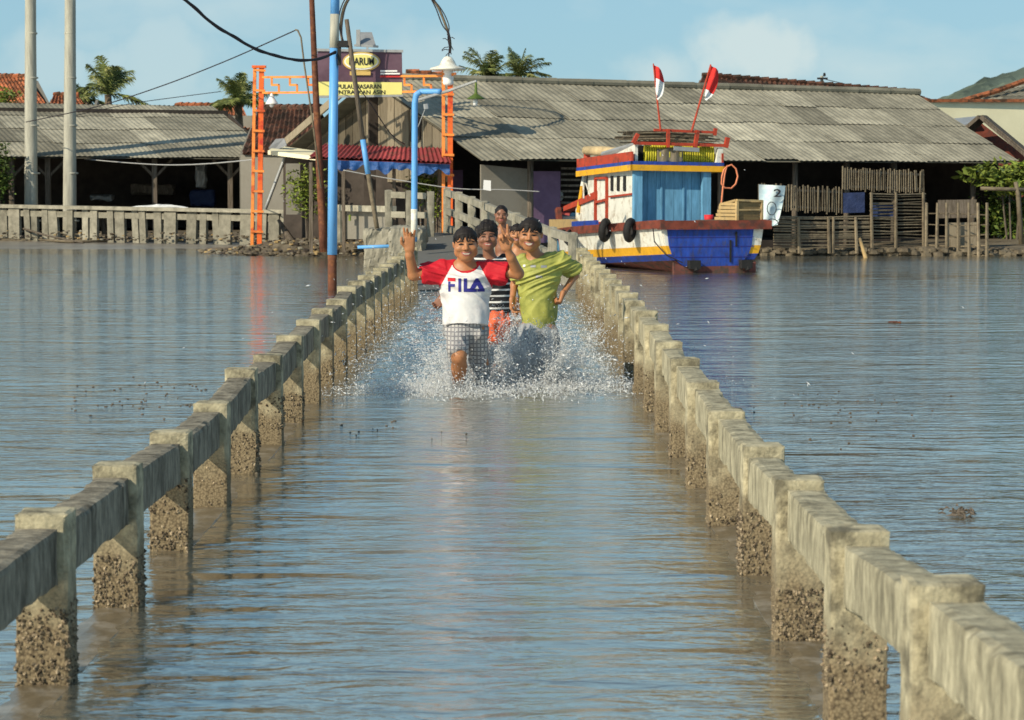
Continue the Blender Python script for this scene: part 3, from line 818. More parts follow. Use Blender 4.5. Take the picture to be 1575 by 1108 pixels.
def flat(name, c, rough=.6, var=.08):
    return mat(name, c, rough, var, 3, None, bump=0)
M['navy'] = flat('navy_ink', (0.03, 0.03, 0.22)); M['inkred'] = flat('red_ink', (0.65, 0.03, 0.04))
M['purple'] = mat('purple_print', (0.085, 0.04, 0.065), .5, .4, 1.0, (0.16, 0.10, 0.13), .35, .7, 0, c2hard=.4)
M['lemon'] = flat('yellow_print', (0.72, 0.66, 0.22)); M['gold'] = flat('gold_print', (0.55, 0.38, 0.12)); M['whitep'] = flat('white_print', (0.78, 0.78, 0.76))
M['blackp'] = flat('black_print', (0.02, 0.02, 0.025)); M['redp'] = flat('red_print', (0.5, 0.03, 0.03)); M['skyp'] = mat('faded_banner', (0.62, 0.72, 0.74), .7, .1, 3, (0.20, 0.42, 0.55), .3, 1.6, .3, 8, c2hard=.3)

# ================================================================ BILLBOARD
DB = 57.4
bb = thing('billboard', 'purple and yellow advertising billboard with an oval logo above the plank gable', 'billboard', P(553, 300, DB))
def bq(px, py, d=0): return P(px, py, DB - d)
mb = MB(); mb.slab([bq(488, 148), bq(619, 146), bq(618, 80), bq(488, 78)], .08, Vector((0, 1, 0))); mb.build('panel', M['purple'], bb)
mb = MB(); mb.slab([bq(489, 147.5, .03), bq(618.5, 146, .03), bq(618.5, 127, .03), bq(489, 126, .03)], .02, Vector((0, -1, 0))); mb.build('yellow_strip', M['lemon'], bb)
for (a, b, rx, ry, mm, d) in ((556, 95, 29, 15, 'gold', .03), (556, 95, 26.5, 12.5, 'whitep', .055), (556, 94.6, 24.5, 10.6, 'gold', .07)):
    mb = MB(); pts = [bq(a + rx * math.cos(t * .1963), b + ry * math.sin(t * .1963), d) for t in range(32)]
    mb.slab(pts[::-1], .015, Vector((0, -1, 0))); mb.build('logo_oval', M[mm if d != .07 else 'lemon'], bb)
u1 = (bq(600, 100) - bq(500, 100)).normalized(); z1 = Vector((0, 0, 1)); k = DB / FPX
text_mesh('lettering', 'HARUM', bq(537, 100, .1), u1, z1, 11 * k, M['blackp'], bb, 38 * k)
text_mesh('lettering', 'PULAU PASARAN', bq(519, 136.5, .06), u1, z1, 6.5 * k, M['blackp'], bb, 67 * k)
text_mesh('lettering', 'SENTRA IKAN ASIN', bq(512, 145, .06), u1, z1, 6 * k, M['blackp'], bb, 80 * k)
mb = MB(); mb.slab([bq(538, 116, .04), bq(570, 116, .04), bq(570, 110, .04), bq(538, 110, .04)], .015, Vector((0, -1, 0))); mb.build('gold_strip', M['gold'], bb)
for y, w_, mm in ((109.5, 26, 'whitep'), (113.5, 30, 'whitep'), (118, 30, 'redp')):
    mb = MB(); mb.slab([bq(585, y + 1.2, .04), bq(585 + w_, y + 1.2, .04), bq(585 + w_, y - 1.2, .04), bq(585, y - 1.2, .04)], .01, Vector((0, -1, 0))); mb.build('printed_line', M[mm], bb)
mb = MB(); mb.beam(bq(487, 149, .02), bq(620, 147, .02), .06, .06); mb.beam(bq(487, 77, .02), bq(620, 79, .02), .06, .06)
for px in (510, 596): mb.beam(bq(px, 146, -.14), bq(px, 80, -.14), .08, .08); mb.beam(bq(px, 132, -.1), bq(px, 132, -2.2), .05, .05)
mb.build('frame', M['greymetal'], bb)
mb = MB(); mb.beam(bq(565, 80), bq(565, 69), .05, .05); mb.beam(bq(545, 70), bq(582, 72), .06, .05); mb.slab([bq(548, 71), bq(578, 72), bq(572, 52, -.5), bq(553, 52, -.5)], .04)
mb.beam(bq(551, 72), bq(551, 46), .09, .09)
mb.build('lamp_rack', M['greymetal'], bb)

# ================================================================ POLES
def pole(name, label, cat, pts, r, m, group=None, n=12):
    q = [Vector(p) for p in pts]
    root = thing(name, label, cat, q[0], 0, group)
    mb = MB(); N_ = []; rr = []
    for i in range(len(q) - 1):
        for j in range(6):
            t = j / 6; N_.append(q[i].lerp(q[i + 1], t)); rr.append(lerp(r[i], r[i + 1], t))
    N_.append(q[-1]); rr.append(r[-1])
    mb.tube(N_, rr, n); mb.build('shaft', m, root, smooth=True)
    return root
D1 = 71.8
for (b, t, lab) in ((48, 47, 'tall round concrete pole nearest the left edge, standing at the shore'), (107, 108, 'tall round concrete pole second from the left edge, in front of the grey roof')):
    rt = pole('concrete_pole', lab, 'pole', [P(b, 377, D1), P(t, 60, D1), P(t, -70, D1)], [.205, .165, .155], M['pole_c'], 'twin concrete poles', 16)
    for z in (0.6, 2.0, 3.4, 4.8, 6.1):
        mb = MB(); a = P(b, 0, D1); mb.lathe((a.x, D1, z), [(.20 - z * .006, 0), (.206 - z * .006, .01), (.206 - z * .006, .04), (.20 - z * .006, .05)], 16)
        mb.build('mould_ring', M['pole_c'], rt, smooth=True)
DP = 38.5
bp_ = pole('lamp_pole', 'thick sky-blue painted steel pole with rusty foot beside the left railing', 'pole', [P(511, 470, DP), P(511, 392, DP)], [.072, .072], M['rust'])
mb = MB(); mb.tube([P(511, 392, DP), P(512, 240, DP), P(514, 74, DP)], [.078, .074, .07], 12); mb.build('painted_section', M['blue'], bp_, smooth=True)
mb = MB(); mb.tube([P(514, 74, DP), P(515, 22, DP)], [.074, .072], 12); mb.build('bare_section', M['pole_c'], bp_, smooth=True)
mb = MB(); mb.tube([P(515, 22, DP), P(517, -90, DP)], [.071, .066], 12); mb.build('painted_section', M['blue'], bp_, smooth=True)
mb = MB(); mb.box(P(528, 68, DP - .1), (.14, .12, .10)); mb.box(P(522, 84, DP - .05), (.05, .1, .34)); mb.tube([P(520, 70, DP), P(536, 72, DP - .1)], .02, 6); mb.build('wire_bracket', M['black'], bp_)

bl = pole('street_lamp', 'slim sky-blue pole bent over at the top behind the raised left hand', 'lamp', [P(637, 372, 46), P(638, 160, 46), P(640, 146, 46), P(648, 141, 46), P(678, 141, 45.8)], [.058, .058, .056, .054, .05], M['blue'])
mb = MB(); mb.tube([P(637, 365, 45.99), P(637, 322, 45.99)], .062, 10); mb.build('worn_section', M['white'], bl, smooth=True)
mb = MB(); mb.tube([P(644, 154, 45.9), P(690, 140, 45.8), P(733, 125, 45.6)], [.03, .03, .026], 8); mb.tube([P(641, 200, 46), P(657, 160, 45.9)], .008, 5)
mb.tube([P(655, 160, 45.9), P(656, 168, 45.9)], .05, 6); mb.build('arm', M['greymetal'], bl)
mb = MB(); mb.lathe(P(732, 152, 45.6), [(.02, .30), (.03, .10), (.05, .08), (.16, .01), (.17, -.01), (.02, .0)], 14); mb.build('shade', M['leaf'], bl, smooth=True)
mb = MB(); mb.lathe(P(731, 156, 45.6), [(.0, -.08), (.04, -.08), (.045, .03), (.0, .05)], 10); mb.build('bulb', M['whitep'], bl, smooth=True)

pole('iron_pole', 'tall leaning rusty brown pole just left of the thick blue pole', 'pole', [P(498, 388, 56), P(486, 150, 56), P(477, -60, 56)], [.095, .075, .055], M['rust'], None, 8)
bam = pole('bamboo_pole', 'leaning bamboo pole with pale top crossing the billboard', 'pole', [P(580, 352, 50), P(560, 228, 50)], [.05, .05], M['bamboo'], None, 8)
mb = MB(); mb.tube([P(566, 268, 50), P(558, 215, 50)], .056, 8); mb.build('blue_sleeve', M['blue'], bam, smooth=True)
mb = MB(); mb.tube([P(560, 228, 50), P(545, 118, 50), P(533, 30, 50)], [.052, .05, .045], 8); mb.build('upper_shaft', M['wood'], bam, smooth=True)
gp = pole('solar_lamp_post', 'slanting grey post holding a small grey lamp panel', 'lamp', [P(408, 322, 62), P(440, 238, 62)], [.045, .04], M['greymetal'], None, 8)
mb = MB(); mb.slab([P(413, 228, 61.8), P(420, 233, 61.8), P(441, 224, 61.8), P(437, 213, 62.1), P(424, 214, 62.1)], .1, Vector((0, 1, 0))); mb.build('lamp_panel', M['greymetal'], gp)
ct = thing('conduit_pipe', 'thin grey pipe hooked over at the top between orange tower and blue pole', 'pipe', P(492, 300, 55))
mb = MB(); mb.tube([P(454, 46, 55), P(458, 47, 55), P(463, 58, 55), P(468, 100, 55), P(480, 180, 55), P(494, 290, 55)], .022, 6); mb.build('pipe', M['bamboo'], ct, smooth=True)
pp = thing('power_pole', 'tiny distant power pole on the skyline above the grey roof', 'pole', P(1264, 200, 120))
mb = MB(); mb.tube([P(1264, 175, 120), P(1264, 117, 120)], .09, 6); mb.build('shaft', M['pole_c'], pp)
mb = MB(); mb.beam(P(1257, 121, 119.8), P(1273, 121, 119.8), .12, .09); mb.lathe(P(1268, 118, 119.8), [(.0, 0), (.07, .02), (.06, .15), (0, .2)], 6); mb.build('cross_arm', M['black'], pp)

# ================================================================ ORANGE GATE
DG = 60.5
og = thing('entrance_gate', 'orange ladder-like gate towers joined by a fretwork beam at the landing', 'gate', P(545, 375, DG))
def tower(x0t, x1t, x0b, x1b, yt, yb, D, zb):
    tw_ = None
    for (xt, xb, mm, wd) in ((x1t, x1b, 'orange', .12), (x0t, x0b, 'orange2', .075)):
        mb = MB(); a = P(xb, yb, D); b = P(xt, yt, D)
        if zb is not None: a = Vector((a.x, a.y, zb))
        mb.beam(a, b, wd, .10); o = mb.build('tower' if tw_ is None else 'upright', M[mm], tw_ or og)
        tw_ = tw_ or o
    k = 0
    y = yt + 6
    while y < yb - 12:
        f = (y - yt) / (yb - yt); xa, xc = lerp(x0t, x0b, f), lerp(x1t, x1b, f)
        mb = MB(); mb.beam(P(xa - 2, y, D - .075), P(xc + 6, y + .8, D - .075), .045, .055)
        mb.build('rung', M['orange2'], tw_); y += 31
tower(392, 402.5, 387, 398.5, 102, 382, DG, -.3)
tower(682, 692.5, 682, 692.5, 108, 352, DG - 4, .3)
mb = MB(); mb.box(P(398.5, 103, DG), (.34, .2, .06)); mb.build('tower_cap', M['orange'], og)
gy = lambda x: (DG - 4 * (x - 398) / 288)
def gp_(x, y): return P(x, y, gy(x))
for (ya, yb_) in ((119, 121), (143, 145)):
    for (xa, xb) in ((404, 686),):
        mb = MB(); mb.beam(gp_(xa, ya), gp_(xb, yb_ - 4), .05, .05); mb.build('crossbeam', M['orange2'], og)
for xc in (418, 446, 474, 505, 535, 565, 595, 622, 652):
    mb = MB()
    pts = [(xc, 119), (xc, 131), (xc + 11, 131), (xc + 11, 143)]
    for a, b in zip(pts, pts[1:]): mb.beam(gp_(*a), gp_(*b), .05, .055, up=(0, 1, 0))
    mb.build('fretwork', M['orange2'], og)
# hanging lamp under beam at left
hl = thing('hanging_lamp', 'small white lamp hanging beneath the gate beam beside the left orange tower', 'lamp', P(418, 158, 60))
mb = MB(); mb.lathe(P(418, 160, 60), [(.02, .26), (.04, .22), (.07, .14), (.15, .02), (.16, -.01), (0, .02)], 12); mb.build('shade', M['whitep'], hl, smooth=True)
mb = MB(); mb.ball(P(418, 162, 60), .06, 8); mb.build('bulb', M['whitep'], hl, smooth=True)
# dish lamp on top of right tower, with bundle of cable bent over it
dl = thing('gate_lamp', 'cream dish lamp capping the right orange tower', 'lamp', P(688, 132, DG - 4))
dc = P(689, 107, DG - 4)
mb = MB(); mb.lathe(dc, [(.05, .30), (.10, .27), (.16, .18), (.20, .09), (.41, .03), (.42, -.01), (.30, -.03), (.1, -.03)], 24); mb.build('shade', M['white'], dl, smooth=True)
mb = MB(); mb.lathe(dc, [(.12, -.03), (.13, -.1), (.12, -.15), (.135, -.2), (.12, -.26), (.135, -.3), (.11, -.36), (0, -.38)], 14); mb.build('neck', M['whitep'], dl, smooth=True)
cb = thing('cable_arc', 'bundle of tangled cables arching down from above onto the dish lamp', 'cable', P(690, 90, DG - 4))
def arc(pts, r, D, m, parent, name='cable', n=6, sub=7):
    q = [P(a, b, D if not isinstance(D, (tuple, list)) else lerp(D[0], D[1], i / (len(pts) - 1))) for i, (a, b) in enumerate(pts)]
    o = []
    for i in range(len(q) - 1):
        p0 = q[max(0, i - 1)]; p1 = q[i]; p2 = q[i + 1]; p3 = q[min(len(q) - 1, i + 2)]
        for j in range(sub):
            t = j / sub
            o.append(.5 * ((2 * p1) + (p2 - p0) * t + (2 * p0 - 5 * p1 + 4 * p2 - p3) * t * t + (3 * p1 - p0 - 3 * p2 + p3) * t ** 3))
    o.append(q[-1])
    mb = MB(); mb.tube(o, r, n); return mb.build(name, m, parent, smooth=True)
arc([(528, 70), (524, 40), (532, 5), (560, -28), (605, -40), (645, -22), (670, 5), (684, 35), (692, 62), (692, 82)], .03, DG - 4, M['bamboo'], cb, 'bamboo_core')
arc([(530, 68), (521, 35), (530, 0), (560, -31), (605, -43), (648, -22), (668, 8), (680, 38), (691, 56), (690, 90)], .014, DG - 4.05, M['wire'], cb)
arc([(526, 66), (527, 33), (536, 2), (562, -26), (606, -37), (644, -18), (674, 8), (690, 38), (689, 60), (694, 84)], .014, DG - 4.05, M['wire'], cb)
for i in range(8):
    a = P(690, 50 + i * 4.5, DG - 4); v = Vector((random.uniform(-1, 1), -.2, random.uniform(-.6, .8))) * .16
    mb = MB(); mb.tube([a, a + v * .6, a + v + Vector((0, 0, -.05))], .010, 5); mb.build('loose_end', M['wire'], cb)

# ================================================================ WIRES
def wire(label, pts, r, D, m='wire', twist=False):
    root = thing('overhead_wire', label, 'wire', P(*pts[0], D[0] if isinstance(D, (tuple, list)) else D))
    arc(pts, r, D, M[m], root, 'strand', 6, 12)
    if twist:
        arc([(x + 1.2 * math.sin(i * 2.1), y + 1.6 * math.cos(i * 2.1)) for i, (x, y) in enumerate(pts)], r * .8, D, M[m], root, 'strand', 6, 12)
    return root
tw = [(280, -4), (300, 13), (320, 31), (340, 45), (360, 57), (380, 69), (400, 78), (420, 85), (440, 90), (462, 92.5), (485, 92), (500, 88), (516, 80)]
wire('thick black twisted cable sagging from the top edge to the thick blue pole', tw, .022, (34, 38.4), 'wire', True)
wire('long thin wire rising from the first concrete pole to the hooked pipe', [(40, 188), (150, 164), (250, 132), (350, 93), (454, 47)], .014, (71, 55))
wire('faint wire running up from the grey shed roof to the bushy palm', [(115, 178), (200, 160), (270, 150), (340, 141)], .012, (76, 78))
wire('pale cable sagging along the eave of the left shed', [(130, 245), (200, 251), (260, 254), (320, 252), (388, 246)], .016, (73, 61), 'pwire')
wire('pale wire strung across the shopfront toward the shed', [(528, 262), (600, 275), (700, 290), (775, 292), (830, 295)], .012, (55, 55), 'pwire')
wire('thin wire between the distant power pole and the tiled roof', [(1264, 121), (1320, 133), (1400, 140)], .02, (119.8, 95))
wire('dark wire from the bamboo pole down over the plank gable', [(548, 130), (570, 160), (600, 205), (622, 222)], .012, (51, 57))

# ================================================================ LEFT CONCRETE FENCE
fc = thing('slab_fence', 'low fence of uneven upright concrete slabs along the left shore', 'fence', P(240, 366, 69), 0)
FA, FB = P(-60, 316, 71.5), P(504, 327, 64.5)
mb = MB(); mb.beam(FA, FB, .34, .10, tone=1.1); mb.build('coping', M['concrete'], fc)
mb = MB(); mb.beam(FA + Vector((0, 0, -.2)), FB + Vector((0, 0, -.2)), .12, .16, tone=.9); mb.build('rail', M['concrete'], fc)
Lf = (FB - FA).length; t = .1
cnt = 0
while t < Lf - .1:
    q = FA.lerp(FB, t / Lf); w = random.choice((.22, .26, .34, .42)); h = random.uniform(-.02, .03)
    lean = random.uniform(-.05, .05)
    mb = MB(); b0 = Vector((q.x + lean, q.y + .02, .0)); b1 = Vector((q.x, q.y + random.uniform(-.02, .06), q.z - .06 + h))
    d = (FB - FA).normalized()
    mb.slab([b0 - d * w / 2, b0 + d * w / 2, b1 + d * w / 2, b1 - d * w / 2], .10, tone=random.uniform(.6, 1.15))
    mb.build('slab', M['concrete'], fc); cnt += 1
    t += w + random.choice((.06, .12, .2, .34))
# a heap of rubbish behind the fence slats: countless small bits
mb = MB()
def litter(n, fx, cols=4, s=(.03, .11)):
    m_ = MB()
    for _ in range(n):
        p = fx(); r = random.uniform(*s)
        m_.ball(p, (r, r * random.uniform(.5, 1), r * random.uniform(.25, .6)), 6, random.randrange(cols), .3)
    return m_
lm = [M['mud'], M['wood'], M['mud'], M['concrete'], M['bamboo'], M['dark'], M['crate'], M['mud']]
def lf():
    k = random.random(); q = FA.lerp(FB, k); return Vector((q.x + random.uniform(-.1, .1), q.y + random.uniform(-.9, .9), .16 + random.random() ** 2 * .22))
tag(litter(600, lf, 8, (.02, .07)).build('rubbish', lm), 'small rubbish washed up along the foot of the slab fence', 'rubbish', kind='stuff')
def lb():
    a = random.random() * 6.28; r = math.sqrt(random.random())
    x, y = -4.7 + 3.0 * r * math.cos(a), 60.3 + 3.0 * r * math.sin(a)
    return Vector((x, y, max(0.02, bank(x, y)) + .03))
tag(litter(900, lb, 8, (.02, .10)).build('rubble', lm), 'stones and rubbish covering the mud bank', 'rubble', kind='stuff')
# driftwood and bits
def drift(label, pts, r, D=None, m='wood', name='driftwood', cat='driftwood', group=None):
    q = [P(*p) for p in pts]
    mb = MB(); mb.tube(q, r, 7); o = mb.build(name, M[m], None, smooth=True)
    return tag(o, label, cat, group)
drift('broken upright stake in the silt right of the second concrete pole', [(164, 372, 69), (158, 348, 69), (154, 326, 69)], [.09, .07, .05])
drift('second thinner stake leaning against the same broken stake', [(152, 328, 68.9), (162, 336, 68.9), (166, 350, 68.9)], [.04, .05, .03])
drift('pale branch lying on the water in front of the two concrete poles', [(60, 369, 69), (110, 372, 67.5), (165, 371, 68)], [.03, .05, .03], m='bamboo')
drift('bundle of dark sticks afloat between the two concrete poles', [(36, 352, 70), (70, 362, 69), (128, 374, 67)], [.03, .03, .02])
drift('long grey log on the mud bank below the orange tower', [(318, 386, 62), (380, 383, 61), (455, 380, 60)], [.07, .1, .06])
drift('forked dark log standing on the bank right of the orange tower', [(452, 378, 60.5), (440, 358, 61), (428, 338, 61)], [.11, .08, .04])
drift('curved brown branch on the bank near the rusty pole', [(462, 376, 59.5), (500, 372, 59.3), (540, 378, 59)], [.06, .07, .04])
drift('sky-blue pipe lying level on the bank left of the raised hand', [(550, 380.5, 48), (622, 378, 48)], [.035, .035], m='blue', name='blue_pipe', cat='pipe')
for (px, py, s_, lab) in ((1480, 791, .10, 'clump of dark floating weed right of the near railing'), (1377, 497, .07, 'reddish leaf floating far out on the right water')):
    a = W(px, py, .01); mb = MB()
    for _ in range(46):
        q_ = a + Vector((random.gauss(0, s_ * .45), random.gauss(0, s_ * .8), random.uniform(0.002, .012))); v_ = Vector((random.gauss(0, 1), random.gauss(0, 1), .1)).normalized() * random.uniform(.01, .04)
        mb.tube([q_ - v_, q_ + Vector((0, 0, .008)), q_ + v_], [.002, .006, .002], 4)
    tag(mb.build('floating_weed', M['wood' if px > 1400 else 'rust']), lab, 'weed')
mb = MB()
for _ in range(110):
    c = random.choice([(190, 628, 60, 9), (250, 615, 70, 14), (260, 595, 60, 5), (1250, 615, 70, 10), (1330, 640, 90, 18), (560, 660, 90, 12)])
    a = W(c[0] + random.gauss(0, c[2]), c[1] + random.gauss(0, c[3]), .004)
    if -1.75 < a.x < -1.4 or .9 < a.x < 1.25: continue
    r = random.uniform(.004, .015); mb.ball(a, (r, r * .8, .006), 6, 0, .3)
tag(mb.build('floating_specks', M['wood']), 'scattered specks of leaf litter floating on the calm water', 'leaf litter', kind='stuff')

# abutment wall with green mark, left of ramp
aw2 = thing('abutment_wall', 'low concrete panel wall with a small green mark below the awning', 'wall', P(560, 360, 55))
for (x0, x1, y0, y1, D, tn) in ((523, 602, 318, 368, 57, 1.0),):
    mb = MB(); c = [P(x0, y1, D + 1), P(x1, y1, D - 1), P(x1, y0, D - 1), P(x0, y0, D + 1)]; mb.slab(c, .12, Vector((0, 1, 0))); mb.build('panel', M['greywall'], aw2)
mb = MB(); mb.beam(P(520, 320, 57.9), P(604, 322, 55.8), .2, .14, tone=1.2); mb.build('coping', M['concrete'], aw2)
mb = MB(); mb.box(P(522, 344, 57.8), (.22, .22, .9)); mb.build('pillar', M['concrete'], aw2)
mb = MB(); mb.slab([P(536, 340, 57.3), P(540, 340, 57.2), P(540, 330, 57.2), P(536, 331, 57.3)], .01, Vector((0, -1, 0))); mb.build('green_mark', M['leafy'], aw2)
for (x0, x1, y0, y1, D, lab) in ((560, 605, 352, 385, 50, 'smaller broken concrete block on the bank, farther left of the raised hand'), (598, 652, 350, 398, 47, 'big broken concrete block right behind the raised hand')):
    mb = MB()
    c = P((x0 + x1) / 2, (y0 + y1) / 2, D)
    hx, hz = (x1 - x0) * D / FPX / 2, (y1 - y0) * D / FPX / 2
    mb.rough(lambda u, v, w: c + Vector((lerp(-hx, hx, u), lerp(0, 1.6, v), lerp(-hz - .4, hz, w))), (14, 14, 12), .06, 3.5, .03)
    tag(mb.build('concrete_block', M['concrete']), lab, 'concrete block', 'broken concrete blocks at the foot of the ramp')

# ================================================================ RIGHT: BAMBOO FENCES
def picket(label, x0, x1, yt0, yt1, yb0, yb1, D0, D1, step, name='bamboo_screen', m='bamboo'):
    root = thing(name, label, 'fence', P((x0 + x1) / 2, (yb0 + yb1) / 2, (D0 + D1) / 2), 0)
    n = int((x1 - x0) / step); mb = None
    for i in range(n + 1):
        t = i / n; D = lerp(D0, D1, t); x = lerp(x0, x1, t) + random.uniform(-.7, .7)
        mb = MB(); a, b = P(x, lerp(yb0, yb1, t) + random.uniform(-2, 3), D), P(x + random.uniform(-1.2, 1.2), lerp(yt0, yt1, t) + random.uniform(-3, 2), D)
        mb.beam(a, b, step * D / FPX * random.uniform(.42, .66), .02, tone=random.uniform(.6, 1.4)); mb.build('cane', M[m], root)
    for f in (.16, .84):
        mb = MB(); mb.beam(P(x0, lerp(yt0, yb0, f), D0 + .04), P(x1, lerp(yt1, yb1, f), D1 + .04), .04, .05); mb.build('rail', M['wood'], root)
def rails(label, x0, x1, ys, D0, D1, posts, yb, yt, name='pole_fence', th=.05):
    root = thing(name, label, 'fence', P((x0 + x1) / 2, yb, (D0 + D1) / 2), 0)
    for y in ys:
        mb = MB(); a = P(x0, y + random.uniform(-1.5, 1.5), D0); b = P(x1, y + random.uniform(-1.5, 1.5), D1)
        mb.tube([a, a.lerp(b, .5) + Vector((0, 0, random.uniform(-.04, .02))), b], th * random.uniform(.28, .55), 6, tone=random.uniform(.6, 1.4)); mb.build('rail', M['bamboo'], root)
    for px in posts:
        t = (px - x0) / (x1 - x0); D = lerp(D0, D1, t) - .06
        mb = MB(); mb.tube([P(px + random.uniform(-2, 2), yb + 4, D), P(px, yt, D)], [.045, .035], 6, tone=random.uniform(.8, 1.5)); mb.build('stake', M['bamboo'], root)
picket('pale upright-cane screen right of the number banner', 1168, 1294, 284, 290, 322, 328, 57.2, 58.4, 3.7)
picket('wide upright-cane screen high under the shed eave at right', 1296, 1421, 258, 264, 292, 296, 58.6, 59.8, 3.4)
rails('low fence of dark level poles behind the stern of the boat', 1190, 1338, [332, 336, 340, 344, 348, 352, 356, 360, 364, 368, 372, 376, 380], 57.0, 58.0, (1228, 1274, 1282, 1316), 386, 334)
rails('tall open lattice of level canes in the middle right of the shed', 1338, 1424, [298, 302, 306, 311, 315, 320, 324, 329, 333, 338, 342, 347, 351, 356, 361, 366, 372, 378, 383], 58.0, 58.8, (1340, 1378, 1420), 388, 296, 'cane_lattice', .04)
rails('thin cane gate frame at the right end of the shed', 1424, 1522, [330, 345, 362, 378, 394], 58.4, 57.2, (1425, 1442, 1456, 1474, 1490, 1504, 1518), 394, 312, 'cane_gate', .04)
M['navytarp'] = mat('navy_tarp', (0.02, 0.035, 0.10), 0.6, 0.35, 4, None, bump=0.6, bscale=8, bdist=0.04)
# plank panels behind
for (x0, x1, y0, y1, D, mm, lab) in ((1443, 1502, 307, 336, 58.6, 'wood', 'brown plywood board behind the top of the cane gate'), (1456, 1502, 342, 392, 58.4, 'plank', 'pale plywood board behind the foot of the cane gate'),
                                     (1297, 1330, 296, 328, 59.5, 'navytarp', 'dark blue tarpaulin behind the cane lattice, left piece'), (1342, 1374, 312, 334, 59.6, 'navytarp', 'smaller dark blue tarpaulin patch behind the cane lattice, right piece')):
    mb = MB(); mb.slab([P(x0, y1, D), P(x1, y1 - 1, D), P(x1, y0, D), P(x0, y0 + 1, D)], .03, Vector((0, 1, 0)))
    tag(mb.build('board' if mm != 'navytarp' else 'tarpaulin', M[mm]), lab, 'board' if mm != 'navytarp' else 'tarpaulin')
drift('pale bamboo stake leaning out of the water before the cane lattice', [(1333, 402, 56), (1323, 368, 57)], [.05, .04], m='crate', name='bamboo_stake', cat='stake')
drift('thick pale post propping the greenery at the right edge', [(1572, 388, 60), (1566, 300, 60), (1562, 280, 60)], [.07, .06, .05], m='bamboo', name='bamboo_stake', cat='stake')
drift('level pole resting across the right-edge post', [(1508, 290, 60), (1578, 292, 60)], [.05, .05], m='bamboo', name='bamboo_stake', cat='stake')
# embankment stones right
mb = MB()
for i in range(520):
    t = random.random(); x = lerp(4.6, 13.5, t); y = lerp(58.0, 58.4, t) + random.uniform(-.3, .5) - (.9 * max(0, (x - 8.5) / 5))
    s_ = random.uniform(.05, .12); mb.ball((x, y, random.uniform(.0, .14)), (s_ * 1.4, s_, s_ * .7), 6, 0, .2)
tag(mb.build('bank_stones', M['mud']), 'muddy stones edging the right bank below the fences', 'stones', kind='stuff')
# banner with number
bn = thing('banner', 'pale blue hanging campaign banner with the number 2 behind the boat', 'banner', P(1188, 340, 56.6))
mb = MB(); vs = []; fs = []
for i in range(11):
    for j in range(13):
        u_, v_ = i / 10, j / 12
        x = lerp(lerp(1167, 1168, v_), lerp(1208, 1196, v_ ** 1.4), u_); y = lerp(lerp(284, 286, u_), lerp(352, 346, u_), v_)
        vs.append(P(x, y, 56.6 + .06 * math.sin(u_ * 7 + v_ * 3)))
for i in range(10):
    for j in range(12): a = i * 13 + j; fs.append((a, a + 1, a + 14, a + 13))
mb.add(vs, fs); mb.build('sheet', M['skyp'], bn, smooth=True)
text_mesh('lettering', '2', P(1190, 303, 56.5), (1, 0, 0), (0, 0, 1), 12 * 56.5 / FPX, M['blackp'], bn, 12 * 56.5 / FPX)
mb = MB(); mb.tube([P(1187 + 7 * math.cos(t * .449), 321 + 10 * math.sin(t * .449), 56.47) for t in range(15)], .011, 5); mb.build('drawn_face', M['blackp'], bn)
mb = MB(); mb.tube([P(1187 + 10 * math.cos(t * .3142), 345 - 8 * math.sin(t * .3142), 56.47) for t in range(11)], .011, 5); mb.build('drawn_shoulders', M['blackp'], bn)

# ================================================================ VEGETATION
def palm(label, px, py, D, r, n, m='frond', droop=1.0, az=None, seed=1, h=None):
    rs = random.Random(seed)
    c = P(px, py, D)
    root = thing('palm_tree', label, 'palm', (c.x, c.y, .2), 0, 'coconut palms on the skyline')
    mb = MB(); mb.tube([(c.x + .3, c.y, .2), (c.x + .1, c.y, c.z * .6), c], [.2, .16, .14], 8); mb.build('trunk', M['trunk'], root, smooth=True)
    mb = MB()
    for i in range(n):
        a = rs.uniform(0, 6.283) if az is None else az[i % len(az)] + rs.uniform(-.2, .2)
        e = rs.uniform(.15, 1.45); Lf_ = r * rs.uniform(.75, 1.15)
        d = Vector((math.cos(a), math.sin(a), 0)); pts = []
        for k in range(13):
            s_ = k / 12
            hor = Lf_ * s_ * math.cos(e) * (1 + .1 * s_); ver = Lf_ * (s_ * math.sin(e) - droop * .55 * s_ * s_ * (1.2 - .5 * math.sin(e)))
            pts.append(c + d * hor + Vector((0, 0, ver)))
        mb.tube(pts, [.03 * (1 - .8 * k / 12) for k in range(13)], 4, tone=1.1)
        side = d.cross(Vector((0, 0, 1)))
        for k in range(2, 52):
            s_ = k / 52; f = s_ * 12; i0 = int(f); p = pts[i0].lerp(pts[min(12, i0 + 1)], f - i0); tg = (pts[min(12, i0 + 1)] - pts[i0]).normalized()
            for sg in (-1, 1):
                ll = r * .30 * math.sin(math.pi * (.12 + .85 * s_)) ** .7 * rs.uniform(.7, 1.1)
                dr = (side * sg * .8 + tg * .6 + Vector((0, 0, rs.uniform(-.6, .15)))).normalized()
                tip = p + dr * ll + Vector((0, 0, -ll * .25)); wv = tg * r * .008
                mb.add([p - wv, p + wv, p + dr * ll * .6 + wv * .9, tip, p + dr * ll * .6 - wv * .9], [(0, 1, 2, 3, 4)], 0, rs.uniform(.55, 1.5))
    mb.build('crown', M[m], root)
